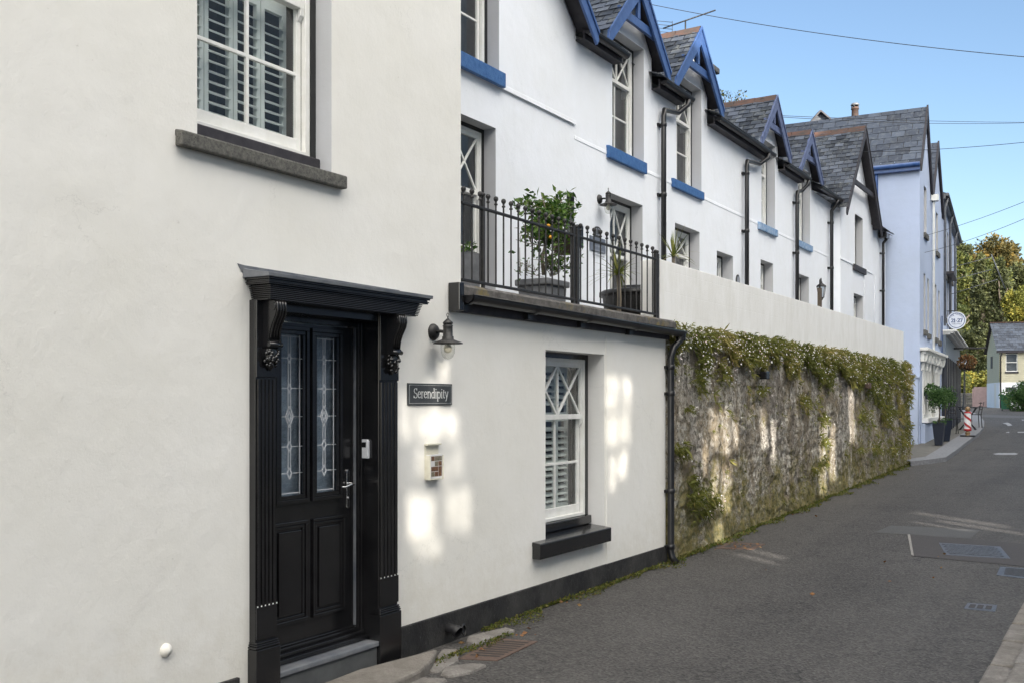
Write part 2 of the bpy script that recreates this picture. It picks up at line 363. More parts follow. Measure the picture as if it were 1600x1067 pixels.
class MB:
    def __init__(s, fr=XY): s.f = fr; s.v = []; s.fc = []; s.t = []; s.sm = []; s.sub = None
    def add(s, pts, faces, tint=.5, smooth=False):
        n = len(s.v); s.v += [s.f.w(*p) for p in pts]
        for f in faces: s.fc.append(tuple(i+n for i in f)); s.t.append(tint); s.sm.append(smooth)
        return s
    def box(s, a0, a1, o0, o1, z0, z1, tint=.5):
        if a0 > a1: a0, a1 = a1, a0
        if o0 > o1: o0, o1 = o1, o0
        if z0 > z1: z0, z1 = z1, z0
        p = [(a, o, z) for z in (z0, z1) for o in (o0, o1) for a in (a0, a1)]
        return s.add(p, [(0, 1, 3, 2), (4, 6, 7, 5), (0, 4, 5, 1), (2, 3, 7, 6), (0, 2, 6, 4), (1, 5, 7, 3)], tint)
    def bar(s, p, q, w, d, up=(0, 1, 0), tint=.5):
        """rectangular bar p..q in local coords; d is the size along up, w across"""
        p, q, up = Vector(p), Vector(q), Vector(up); ax = (q-p).normalized(); sd = ax.cross(up).normalized(); up = sd.cross(ax).normalized()
        P = []
        for c in (p, q):
            for (i, j) in ((-1, -1), (1, -1), (1, 1), (-1, 1)): P.append(tuple(c+sd*(i*w/2)+up*(j*d/2)))
        return s.add(P, [(0, 1, 2, 3), (4, 7, 6, 5), (0, 4, 5, 1), (1, 5, 6, 2), (2, 6, 7, 3), (3, 7, 4, 0)], tint)
    def tube(s, pts, r, n=10, tint=.5, cap=True, smooth=True):
        pts = [Vector(p) for p in pts]; rr = r if isinstance(r, (list, tuple)) else [r]*len(pts)
        P = []; prev = None
        for i, p in enumerate(pts):
            if i == 0: d = pts[1]-p
            elif i == len(pts)-1: d = p-pts[i-1]
            else: d = (pts[i+1]-p).normalized()+(p-pts[i-1]).normalized()
            if d.length < 1e-9: d = Vector((0, 0, 1))
            d.normalize()
            if prev is None: u = d.orthogonal().normalized()
            else:
                u = prev - d*prev.dot(d); u = u.normalized() if u.length > 1e-6 else d.orthogonal().normalized()
            prev = u; v = d.cross(u)
            for k in range(n):
                th = 2*math.pi*k/n; P.append(tuple(p+(u*math.cos(th)+v*math.sin(th))*rr[i]))
        F = []
        for i in range(len(pts)-1):
            for k in range(n): F.append((i*n+k, i*n+(k+1) % n, (i+1)*n+(k+1) % n, (i+1)*n+k))
        s.add(P, F, tint, smooth)
        if cap: 
            m = len(s.v)-len(P)
            s.fc += [tuple(m+k for k in range(n))[::-1], tuple(m+(len(pts)-1)*n+k for k in range(n))]; s.t += [tint]*2; s.sm += [False]*2
        return s
    def lathe(s, prof, c, ax=(0, 0, 1), n=20, tint=.5, smooth=True):
        ax = Vector(ax).normalized(); u = ax.orthogonal().normalized(); v = ax.cross(u); c = Vector(c); P = []
        for (r, h) in prof:
            for k in range(n):
                th = 2*math.pi*k/n; P.append(tuple(c+ax*h+(u*math.cos(th)+v*math.sin(th))*max(r, 1e-4)))
        F = []
        for i in range(len(prof)-1):
            for k in range(n): F.append((i*n+k, i*n+(k+1) % n, (i+1)*n+(k+1) % n, (i+1)*n+k))
        return s.add(P, F, tint, smooth)
    def prism(s, poly, o0, o1, axis='o', tint=.5):
        """polygon in (a,z) extruded o0..o1 (axis 'o'); (o,z) extruded along a (axis 'a'); (a,o) extruded along z (axis 'z')"""
        def mk(p, d):
            return (p[0], d, p[1]) if axis == 'o' else ((d, p[0], p[1]) if axis == 'a' else (p[0], p[1], d))
        n = len(poly); P = [mk(p, o0) for p in poly]+[mk(p, o1) for p in poly]
        tri = geometry.tessellate_polygon([[Vector((p[0], p[1], 0)) for p in poly]])
        F = [tuple(t) for t in tri]+[tuple(n+i for i in t)[::-1] for t in tri]+[(i, (i+1) % n, n+(i+1) % n, n+i) for i in range(n)]
        return s.add(P, F, tint)
    def quad(s, a, b, c, d, tint=.5): return s.add([a, b, c, d], [(0, 1, 2, 3)], tint)
    def wall(s, a0, a1, z0, z1, o=0.0, holes=(), gable=None):
        """wall sheet with rectangular openings; gable = (a0, a1, z_eave, apex_a, apex_z)"""
        As = sorted({a0, a1, *[h[0] for h in holes], *[h[1] for h in holes]}); As = [x for x in As if a0-1e-6 <= x <= a1+1e-6]
        Zs = sorted({z0, z1, *[h[2] for h in holes], *[h[3] for h in holes]}); Zs = [x for x in Zs if z0-1e-6 <= x <= z1+1e-6]
        idx = {}
        P = []; F = []
        def vi(a, z):
            if (a, z) not in idx: idx[(a, z)] = len(P); P.append((a, o, z))
            return idx[(a, z)]
        for i in range(len(As)-1):
            for j in range(len(Zs)-1):
                ca, cz = (As[i]+As[i+1])/2, (Zs[j]+Zs[j+1])/2
                if any(h[0] < ca < h[1] and h[2] < cz < h[3] for h in holes): continue
                F.append((vi(As[i], Zs[j]), vi(As[i+1], Zs[j]), vi(As[i+1], Zs[j+1]), vi(As[i], Zs[j+1])))
        return s.add(P, F)
    def build(s, name, mat, parent=None, base=None, bevel=0, label=None, fix=True, tri=False):
        if base is None: base = parent.get('_b') if parent else None
        base = Vector(base) if base is not None else Vector((0, 0, 0))
        me = bpy.data.meshes.new(name); me.from_pydata([tuple(v-base) for v in s.v], [], s.fc)
        at_ = me.attributes.new('tint', 'FLOAT', 'FACE'); at_.data.foreach_set('value', s.t)
        me.polygons.foreach_set('use_smooth', s.sm)
        if fix:
            bm = bmesh.new(); bm.from_mesh(me); bmesh.ops.recalc_face_normals(bm, faces=bm.faces); bm.to_mesh(me); bm.free()
        me.materials.append(M[mat]); me.update()
        o = bpy.data.objects.new(name, me); COL.objects.link(o)
        if bevel:
            md = o.modifiers.new('bevel', 'BEVEL'); md.width = bevel; md.segments = 2; md.limit_method = 'ANGLE'; md.angle_limit = R(40)
        o['_b'] = tuple(base)
        if parent: o.parent = parent
        else: o.location = base
        if label: o['label'] = label
        return o
def tag(o, label, cat, group=None):
    o['label'] = label; o['category'] = cat
    if group: o['group'] = group
    return o
def thing(name, label, cat, loc, group=None):
    o = bpy.data.objects.new(name, None); COL.objects.link(o); o.location = Vector(loc); o.empty_display_size = .2
    o['_b'] = tuple(loc); return tag(o, label, cat, group)
def struct(o, kind='structure'): o['kind'] = kind; return o
def copy_tree(src, loc, label, rz=0, group=None):
    r = src.copy(); COL.objects.link(r); r.location = Vector(loc); r['label'] = label; r.rotation_euler = (0, 0, rz); r['_b'] = tuple(loc)
    for ch in src.children:
        c = ch.copy(); COL.objects.link(c); c.parent = r
        for g in ch.children: d = g.copy(); COL.objects.link(d); d.parent = c
    return r
def slates(mb, P0, U, V, W, L, keep=None, sw=.20, sh=.13, lift=.012, rnd=random):
    """courses of separate slates on a slope from eave corner P0; U along the eave, V up the slope (local coords)"""
    P0, U, V = Vector(P0), Vector(U).normalized(), Vector(V).normalized(); Nn = U.cross(V).normalized()
    if Nn.z < 0: Nn = -Nn
    j = 0; v = 0.0
    while v < L:
        u = -(j % 2)*sw/2
        while u < W:
            u0, u1 = max(u+.008, 0), min(u+sw-.008, W)
            if u1-u0 > .03 and (keep is None or keep((u0+u1)/2, v)):
                v1 = min(v+sh*1.25, L); lo = lift+.008*rnd.random(); dz = rnd.uniform(-.004, .004); dv = rnd.uniform(-.006, .006)
                q = [P0+U*u0+V*(v+dv)+Nn*(lo+dz), P0+U*u1+V*(v+dv)+Nn*(lo-dz), P0+U*u1+V*v1+Nn*.003, P0+U*u0+V*v1+Nn*.003]
                b = [q[0]-Nn*.008, q[1]-Nn*.008]
                tv = min(1, max(0, rnd.gauss(.45, .36)))
                mb.add([tuple(x) for x in q+b], [(0, 1, 2, 3), (4, 5, 1, 0), (4, 0, 3), (1, 5, 2)], tv)
            u += sw
        v += sh; j += 1
    return mb
def leafs(mb, c, rad, n, size, rnd=random, shell=.35, droop=0, tb=None):
    c = Vector(c); rad = Vector(rad) if not isinstance(rad, (int, float)) else Vector((rad,)*3)
    for _ in range(n):
        d = Vector((rnd.gauss(0, 1), rnd.gauss(0, 1), rnd.gauss(0, 1))).normalized(); q = shell+(1-shell)*rnd.random()**.5
        p = c+Vector((d.x*rad.x, d.y*rad.y, d.z*rad.z))*q
        leaf(mb, p, size*rnd.uniform(.6, 1.3), (d+Vector((rnd.gauss(0, .6), rnd.gauss(0, .6), rnd.gauss(-droop, .6)))).normalized(), rnd, tb)
def leaf(mb, p, L, ax, rnd=random, tb=None, wd=.32):
    sd = ax.cross(Vector((rnd.gauss(0, 1), rnd.gauss(0, 1), rnd.gauss(0, 1)))).normalized(); up = ax.cross(sd)
    tv = rnd.random() if tb is None else min(1, max(0, rnd.gauss(tb, .2)))
    mb.add([tuple(p), tuple(p+ax*L*.45+sd*L*wd+up*L*.08), tuple(p+ax*L), tuple(p+ax*L*.45-sd*L*wd+up*L*.08)], [(0, 1, 2), (0, 2, 3)], tv)

# ---------------------------------------------------------------- windows
def window(parent, fr, a0, a1, z0, z1, depth=.14, style='cross', o=0.0, label=None, blind='curtain', rev='reveal', sill=None, sillmat='blue', border=.045, split=.5, subsill=False, small=False, fmat='wwood', bmat='black', fwid=.04):
    """sash window in an opening a0..a1, z0..z1 of the facade; returns the window part with its sub-parts"""
    d = o-depth
    b = MB(fr); e = border
    b.box(a0, a0+e, d-.10, d, z0, z1); b.box(a1-e, a1, d-.10, d, z0, z1); b.box(a0+e, a1-e, d-.10, d, z1-e, z1)
    win = b.build('window', bmat, parent, label=label)
    r = MB(fr)
    r.quad((a0, o, z0), (a0, d-.02, z0), (a0, d-.02, z1), (a0, o, z1)); r.quad((a1, o, z0), (a1, o, z1), (a1, d-.02, z1), (a1, d-.02, z0))
    r.quad((a0, o, z1), (a0, d-.02, z1), (a1, d-.02, z1), (a1, o, z1))
    if not sill: r.quad((a0, o, z0), (a1, o, z0), (a1, d-.02, z0), (a0, d-.02, z0))
    r.build('reveal', rev, win, fix=False)
    A0, A1, Z1 = a0+e, a1-e, z1-e; Z0 = z0+(.10 if subsill else .01)
    fw = fwid
    f = MB(fr)      # white outer box frame
    f.box(A0, A0+fw, d-.10, d-.006, Z0, Z1); f.box(A1-fw, A1, d-.042, d-.006, Z0, Z1); f.box(A0+fw, A1-fw, d-.10, d-.006, Z1-.03, Z1); f.box(A0+fw, A1-fw, d-.10, d-.004, Z0, Z0+.03)
    f.build('frame', fmat, win, bevel=.004)
    if subsill:
        MB(fr).box(a0+.003, a1-.003, d-.1, d+.04, z0+.021, Z0-.002).build('timber_sill', 'black' if subsill == 1 else 'darkwood', win, bevel=.008)
    A0 += fw; A1 -= fw; Z1 -= .03; Z0 += .03; zm = Z0+(Z1-Z0)*split; am = (A0+A1)/2; sw = .042
    def sash(za, zb, oo, kind, horn):
        s = MB(fr); s.box(A0+.002, A0+sw, oo-.028, oo, za, zb); s.box(A1-sw, A1-.002, oo-.028, oo, za, zb)
        s.box(A0+sw, A1-sw, oo-.028, oo, zb-(.045 if horn else .04), zb); s.box(A0+sw, A1-sw, oo-.028, oo, za, za+(.045 if horn else .075))
        x0, x1, y0, y1 = A0+sw, A1-sw, za+(.045 if horn else .075), zb-.045; bw = .022
        if kind in ('grid', 'cross'): s.box(am-bw/2, am+bw/2, oo-.025, oo-.004, y0, y1)
        if kind == 'grid': s.box(x0, x1, oo-.024, oo-.0055, (y0+y1)/2-bw/2, (y0+y1)/2+bw/2)
        if kind == 'vert': s.box(am-bw/2, am+bw/2, oo-.025, oo-.004, y0, y1)
        if kind == 'hbar': s.box(x0, x1, oo-.025, oo-.004, (y0+y1)/2-bw/2, (y0+y1)/2+bw/2)
        if kind == 'cross':
            for (p, q) in ((x0, am-bw/2), (am+bw/2, x1)):
                s.bar((p, oo-.017, y0), (q, oo-.017, y1), bw*.95, .020); s.bar((p, oo-.0185, y1), (q, oo-.0185, y0), bw*.95, .020)
        if horn:
            for (p, q) in ((A0+.004, A0+sw-.004), (A1-sw+.004, A1-.004)):
                s.prism([(oo-.028, za), (oo, za), (oo-.004, za-.04), (oo-.016, za-.055), (oo-.028, za-.075)], p, q, 'a')
        so_ = s.build('sash', fmat, win, bevel=.003)
        g = MB(fr).quad((A0+.02, oo-.02, za+.02), (A1-.02, oo-.02, za+.02), (A1-.02, oo-.02, zb-.02), (A0+.02, oo-.02, zb-.02)).build('pane', 'glass', win, fix=False)
        return so_
    if small: sash(Z0, Z1, d-.03, 'cross' if style == 'cross' else 'vert', False)
    else:
        sash(zm-.02, Z1, d-.010, 'cross' if style == 'cross' else 'grid', True)
        sash(Z0, zm+.02, d-.040, 'grid', False)
    if blind == 'shutter':
        n = 4; wv = (A1-A0)/n
        for i in range(n):
            s = MB(fr); x0, x1 = A0+wv*i+.003, A0+wv*(i+1)-.003; st = .030
            s.box(x0, x0+st, d-.19, d-.16, Z0, Z1); s.box(x1-st, x1, d-.19, d-.16, Z0, Z1)
            rails = [Z0, Z0+.1]; 
            s.box(x0+st, x1-st, d-.19, d-.16, Z0, Z0+.09); s.box(x0+st, x1-st, d-.19, d-.16, Z1-.09, Z1); s.box(x0+st, x1-st, d-.19, d-.16, zm-.04, zm+.04)
            z = Z0+.12
            while z < Z1-.1:
                if abs(z-zm) > .07: s.bar((x0+st-.004, d-.175, z), (x1-st+.004, d-.175, z), .008, .062, (0, 1, -.55))
                z += .058
            s.build('shutter', 'shutter', win)
        dep = .9
        m = MB(fr); m.box(a0-.3, a1+.3, d-dep-.2, d-dep, z0-.2, z1+.2); m.build('room', 'interior', win, fix=False)
        m = MB(fr); q0, q1 = d-dep, d-.2
        for (p, q) in ((a0-.05, a0-.04), (a1+.04, a1+.05)): m.box(p, q, q0, q1, z0-.05, z1+.05)
        m.box(a0-.04, a1+.04, q0, q1, z0-.05, z0-.04); m.box(a0-.04, a1+.04, q0, q1, z1+.04, z1+.05)
        m.build('room_lining', 'interior', win, fix=False)
    else:
        c = MB(fr); n = 40; P = []
        for i in range(n+1):
            a = a0-.1+(a1-a0+.9)*i/n; oo = d-.30+.018*math.sin(i*1.9)+.01*math.sin(i*.7)
            P += [(a, oo, z0-.02), (a, oo, z1+.02)]
        c.add(P, [(2*i, 2*i+2, 2*i+3, 2*i+1) for i in range(n)], smooth=True); c.build('curtain', 'curtain', win, fix=False)
    if sill:
        s0, s1, sz0, sz1, so0 = sill
        s = MB(fr); s.prism([(o+so0, sz0), (o+so0, sz1-.004), (o, sz1+.006), (d-.02, sz1+.020), (d-.02, sz1-.02), (o-.001, sz1-.03), (o-.001, sz0)], s0, s1, 'a')
        s.build('sill', sillmat, win, bevel=.008)
    return win
def wall_lamp(fr, a, z, label, k=1.0):
    """black fisherman style wall lamp: back plate, arm, hooded body, clear jar and bulb"""
    t = thing('wall_lamp', label, 'wall lamp', fr.w(a, 0, z), 'fisherman style wall lamps')
    m = MB(fr); m.lathe([(0, .034), (.03, .034), (.048, .024), (.058, .008), (.058, 0)], (a, .0, z), (0, 1, 0), 24); m.build('back_plate', 'blackmatt', t)
    m = MB(fr); m.tube([(a, .03, z), (a, .06, z+.004), (a, .10, z-.002)], .011, 10); m.build('arm', 'blackmatt', t)
    c = (a, .125, z)
    m = MB(fr); m.lathe([(.001, .088), (.010, .084), (.034, .062), (.036, .052), (.030, .050), (.030, .044), (.036, .042), (.033, .030), (.033, -.032), (.040, -.036), (.040, -.05), (.045, -.056), (.100, -.076), (.104, -.083), (.098, -.084), (.045, -.066), (.03, -.066)], c, (0, 0, 1), 32)
    m.tube([(a, .125, z+.085), (a, .125, z+.1)], .004, 8)
    m.tube([(a+.011*math.cos(i*math.pi/6), .125, z+.111+.013*math.sin(i*math.pi/6)) for i in range(13)], .0028, 6)
    m.build('hood', 'blackmatt', t)
    m = MB(fr); m.lathe([(.048, -.066), (.050, -.10), (.047, -.145), (.036, -.172), (.018, -.186), (.001, -.190)], c, (0, 0, 1), 28); m.build('glass_jar', 'lampglass', t, fix=False)
    m = MB(fr); m.lathe([(.012, -.066), (.014, -.085), (.026, -.10), (.030, -.118), (.024, -.138), (.001, -.146)], c, (0, 0, 1), 20); m.build('bulb', 'ivory', t)
    return t
# ================================================================ STRUCTURE
FA = Frame(0, 0, 0); FT = Frame(-1.41, 0, 0); FB = Frame(-.60, 27.9, 3.3)
FP = Frame(*(FB.w(5.6, 0, 0).xy), 5.6)
rnd = random.Random(3)
# ground sheet: valley floor and the wooded hill beyond
def hill(X, Y):
    d = Y-96+.25*(X+8); h = 0 if d <= 0 else 13*(1-math.exp(-(d/26)**1.6))
    return gz(Y)-.03+h
P = []; xs = [-500, -300, -180, -120, -90, -70, -55]+[-45+3*i for i in range(30)]+[60, 90, 140, 200, 320, 500]
ys = [-80, -40, -20, -5, 5.5, 9.8, 16, 22.5, 28, 36, 45, 60, 75, 85, 95]+[98+4*i for i in range(22)]+[200, 260, 340, 460, 600]
m = MB(); n = len(xs)
for Y in ys:
    for X in xs: P.append((X, Y, hill(X, Y)+(noise.noise(Vector((X*.1, Y*.1, 0)))*1.2 if Y > 110 else 0)))
m.add(P, [(j*n+i, j*n+i+1, (j+1)*n+i+1, (j+1)*n+i) for j in range(len(ys)-1) for i in range(n-1)], smooth=True)
struct(m.build('ground', 'greygreen'))
# road
m = MB()
def strip(m, x0, x1, ys, lift, tint=.5):
    P = []
    for Y in ys: P += [(x0(Y) if callable(x0) else x0, Y, gz(Y)+lift), (x1(Y) if callable(x1) else x1, Y, gz(Y)+lift)]
    m.add(P, [(2*i, 2*i+1, 2*i+3, 2*i+2) for i in range(len(ys)-1)], tint)
ysr = [-12, -5, 0, 5.5, 9.8, 16, 22.5, 28, 36, 45, 60, 75, 95]
strip(m, -.06, 3.50, ysr[:7], 0); strip(m, -45, 14, ysr[6:], 0)
struct(m.build('road', 'asphalt', fix=False))
# right hand gutter setts, kerb and pavement
m = MB(); Y = 1.0
while Y < 26:
    L = rnd.uniform(.45, .75); z = gz(Y); t = rnd.random()
    m.box(3.34+rnd.uniform(-.008, .008), 3.49, Y, Y+L-.012, z-.08, z+.012+rnd.uniform(0, .008), t); Y += L
struct(m.build('gutter_stones', 'granite', bevel=.014))
m = MB(); Y = 1.0
while Y < 26:
    L = rnd.uniform(.8, 1.1); z = gz(Y); m.box(3.505, 3.68, Y, Y+L-.01, z-.1, z+.10+rnd.uniform(0, .006), rnd.random()); Y += L
struct(m.build('right_kerb', 'granite', bevel=.015))
m = MB(); strip(m, 3.69, 5.2, ysr[:7], .105); struct(m.build('right_pavement', 'paving', fix=False))
# left pavement beyond the stone wall, bounded by a curved kerb
kp = [(1423, 727.5), (1450, 725), (1478, 721), (1497, 707), (1515, 692), (1530, 680), (1537.5, 670), (1538, 661), (1531, 652), (1519, 645.5), (1504, 641)]
K = [ground(x, y) for x, y in kp]
def offset(pts, d):
    out = []
    for i, p in enumerate(pts):
        q0 = pts[max(0, i-1)]; q1 = pts[min(len(pts)-1, i+1)]; t = (q1-q0); t.z = 0; t.normalize(); out.append(p+Vector((-t.y, t.x, 0))*d)
    return out
K2 = offset(K, .06); K3 = offset(K, .42)
for k in K3[:3]: k.y = max(k.y, K[0].y+.1)
H = .10
for i in range(len(K)-1):       # each kerb length as stones in one strip
    pass
m = MB(); P = []
for a, b in zip(K, K3):
    P += [(a.x, a.y, a.z-.02), (a.x, a.y, a.z+H), (b.x, b.y, gz(b.y)+H)]
m.add(P, [(3*i+j, 3*i+j+1, 3*i+j+4, 3*i+j+3) for i in range(len(K)-1) for j in range(2)])
struct(m.build('left_kerb', 'kerbpale', fix=False))
poly = [(p.x, p.y) for p in K3]+[(-6, K3[-1].y+2), (-6, K[0].y-.3), (K[0].x-.4, K[0].y-.3)]
tri = geometry.tessellate_polygon([[Vector((x, y, 0)) for x, y in poly]])
m = MB(); m.add([(x, y, gz(y)+H-.004) for x, y in poly], [tuple(t) for t in tri]); struct(m.build('left_pavement', 'paving', fix=False))

# road furniture: patches and painted marks are sheets on the road
def gpoly(pts, lift, name, mat, kind='structure'):
    q = [ground(x, y, lift) for x, y in pts]; tri = geometry.tessellate_polygon([[Vector((p.x, p.y, 0)) for p in q]])
    o = MB().add([tuple(p) for p in q], [tuple(t) for t in tri]).build(name, mat, fix=False)
    if kind: struct(o, kind)
    return o
gpoly([(1422, 834), (1700, 857), (1700, 893), (1428, 868)], .004, 'dark_road_patch', 'asphalt_dark')
gpoly([(1366, 831), (1392, 820), (1532, 827), (1516, 841)], .004, 'pale_road_patch', 'asphalt_pale')
for pts in ([(1418, 834), (1422, 834), (1428, 868), (1424, 866)],): gpoly(pts, .006, 'cement_joint', 'cement')
for pts in ([(1551, 708.5), (1560, 707), (1586, 707), (1591, 708.5), (1586, 710), (1558, 710)], [(1572, 674.6), (1577, 674), (1577, 675.6), (1572, 675.6)], [(1590, 674), (1612, 673.6), (1612, 675.4), (1590, 675.6)], [(1596, 655), (1640, 655), (1640, 656.6), (1597, 656.4)]):
    gpoly(pts, .005, 'road_marking', 'roadpaint')
gpoly([(1566, 660.5), (1574, 659.6), (1578, 661), (1582, 664), (1575, 664.8), (1572, 662.2)], .005, 'road_arrow', 'roadpaint')
gpoly([(1515, 648.6), (1545, 647.4), (1600, 649.5), (1700, 650.5), (1700, 653.2), (1600, 652.6), (1560, 651.8), (1515, 650.6)], .004, 'pale_junction_band', 'asphalt_pale')
def cover(name, label, cat, c, rows, mat, kind):
    q = [ground(x, y, .006) for x, y in c]; base = sum(q, Vector())/4
    m = MB(); m.add([tuple(p) for p in q]+[tuple(p-Vector((0, 0, .03))) for p in q], [(0, 1, 2, 3), (4, 7, 6, 5), (0, 4, 5, 1), (1, 5, 6, 2), (2, 6, 7, 3), (3, 7, 4, 0)])
    o = m.build(name, mat, base=tuple(base)); tag(o, label, cat); o.location = base
    def bl(u, v, h=0): p = (q[0]*(1-u)+q[1]*u)*(1-v)+(q[3]*(1-u)+q[2]*u)*v; return (p.x, p.y, p.z+h)
    o['_b'] = tuple(base)
    r = MB()
    if kind == 'slots':
        for i in range(rows):
            v0 = .10+.8*i/rows; v1 = v0+.8/rows*.48
            for (u0, u1) in ((.12, .88),): r.add([bl(u0, v0, .0016), bl(u1, v0, .0016), bl(u1, v1, .0016), bl(u0, v1, .0016)], [(0, 1, 2, 3)])
        s = r.build('slot', 'interior', o, fix=False)
    elif kind == 'studs':
        for i in range(14):
            for j in range(8):
                u, v = .06+.88*(i+.5*(j % 2))/14.5, .08+.84*j/8
                r.box(*(lambda a, b: (a[0], b[0], a[1], b[1], a[2], a[2]+.006))(bl(u, v), bl(u+.035, v+.07)))
        r.build('stud_pattern', 'iron', o)
    else:
        for u in (.12, .38, .66):
            r.add([bl(u, .2, .0018), bl(u+.2, .2, .0018), bl(u+.2, .8, .0018), bl(u, .8, .0018)], [(0, 1, 2, 3)])
        r.build('inset_plate', 'asphalt_dark', o, fix=False)
    return o
cover('manhole_cover', 'large rectangular iron cover with swirled studs in the dark road patch', 'manhole cover', [(1467, 847), (1563, 853), (1579, 872), (1478, 866)], 0, 'iron', 'studs')
cover('drain_grate', 'blue grey slotted drain grate beside the right hand kerb', 'drain grate', [(1563, 884.5), (1640, 890), (1650, 909), (1557, 897.5)][:], 7, 'iron', 'slots')
cover('stopcock_cover', 'small blue grey stopcock cover lying alone in the road', 'utility cover', [(1512, 941), (1558, 944.5), (1555, 954.5), (1506, 950)], 0, 'iron', 'plates')
cover('drain_grate', 'rusty brown slotted drain grate by the black plinth near the door', 'drain grate', [(779, 996), (840, 1001), (777, 1031), (716, 1028)], 8, 'rustiron', 'slots')
cover('stopcock_cover', 'small dark stopcock cover at the foot of the stone wall strewn with leaves', 'utility cover', [(1140, 846), (1196, 849), (1178, 857), (1118, 856)], 0, 'rustiron', 'plates')
# kerb stones by the front door
def stone(pts, z0, z1, label):
    q = [ground(x, y, z1) for x, y in pts]; m = MB(); n = len(q)
    m.add([(p.x, p.y, p.z-z1+z0) for p in q]+[tuple(p) for p in q], [tuple(range(n))[::-1], tuple(n+i for i in range(n))]+[(i, (i+1) % n, n+(i+1) % n, n+i) for i in range(n)], rnd.random())
    o = m.build('kerb_stone', 'granite', base=tuple(sum(q, Vector())/n), bevel=.018); return tag(o, label, 'kerb stone', 'worn granite stones at the foot of the door')
stone([(560, 1044), (672, 1015), (684, 1012), (674, 1030), (656, 1046), (596, 1072), (440, 1090)], -.1, .07, 'large worn granite kerb stone directly below the door step')
stone([(690, 1012), (716, 1012), (717, 1030), (690, 1046), (674, 1048), (668, 1044)], -.1, .015, 'flat triangular granite stone between the big kerb stone and the rusty grate')
stone([(694, 1040), (735, 1034), (762, 1036), (735, 1048), (700, 1054), (688, 1050)], -.1, .02, 'low smooth granite stone just in front of the rusty grate')
stone([(660, 1056), (700, 1058), (668, 1080), (600, 1100), (600, 1076)], -.1, .018, 'broad flat granite stone nearest the camera at the road edge')
stone([(730, 992), (790, 978), (806, 982), (740, 1004), (728, 1000)], -.1, .025, 'long pale granite stone between the black plinth and the rusty grate')

# ---------------------------------------------------------------- near house
house = thing('white_house', 'cream rendered near house with black door surround and a low wing under the balcony', 'house', (0, 4.6, 0))
AE = FA.a(720); AX = FA.a(1040)
ZS = FA.px(732, 463, .08)[1]; ZC = FA.px(732, 445, .08)[1]; ZF = FA.px(719, 488, .03)[1]
print('near corner', AE, AX, 'slab', ZS, ZC, ZF)
wA = (FA.a(308), FA.a(518), FA.px(295, 204.5, .05)[1], 5.02)
wB = (FA.a(852.3), FA.a(944), .56, FA.px(852.3, 546)[1])
DO = -.125
ac = (FA.a(479, DO)+FA.a(487, DO))/2; ar = FA.a(552, DO); al = 2*ac-ar
print('door', al, ac, ar, 'pil', FA.a(441, .05), FA.a(593.8, .05), 'winB', wB)
d0, d1 = min(FA.a(441, .05), al-.05)+.005, 5.10
m = MB(FA)
holes = [wA, wB, (d0, d1, -.2, 2.24)]
m.wall(-1.5, AE, -.4, 9.0, 0, holes); m.wall(AE, AX, -.4, ZF+.02, 0, holes)
m.quad((AE, 0, ZC-.1), (AE, -1.6, ZC-.1), (AE, -1.6, 9), (AE, 0, 9)); m.quad((AX, 0, -.4), (AX, -1.6, -.4), (AX, -1.6, ZF+.02), (AX, 0, ZF+.02))
m.box(-1.5, AE, -6, -1.6, 9.0, 9.1); m.quad((-1.5, 0, -.4), (-1.5, -6, -.4), (-1.5, -6, 9), (-1.5, 0, 9)); m.quad((-1.5, 0, 9), (AE, 0, 9), (AE, -6, 9), (-1.5, -6, 9))
m.build('wall', 'cream', house, fix=False)
m = MB(FA)
for (p, q) in ((-1.5, d0-.24), (d1+.20, AX+.01)): m.box(p, q, -.05, .018, -.4, .212)
m.build('plinth', 'plinth', house, bevel=.006)
# raised panel of newer render at the corner of the wing
m = MB(FA); m.prism([(wB[1]+.035, .1), (AX-.03, .1), (AX-.02, 2.12), (AX-.10, 2.22), (wB[1]+.5, 2.25), (wB[1]+.03, 2.30)], .0, .007); m.build('render_patch', 'cream', house, bevel=.006)
window(house, FA, *wA, depth=.125, style='grid', blind='shutter', rev='reveal', subsill=2, split=.5, sill=(FA.a(284, .05), FA.a(543.3, .05), FA.px(295, 229.4, .05)[1], wA[2], .05), sillmat='sill', label='upper shuttered sash window with rough dark stone sill')
sb = FA.px(844.4, 873.9, .07)[1]
window(house, FA, *wB, depth=.165, style='cross', blind='shutter', rev='reveal_light', subsill=1, split=.64, sill=(FA.a(844.8, .08), FA.a(955.5, .08), sb, wB[2], .08), sillmat='black', label='ground floor sash window with diamond glazing and black sill')
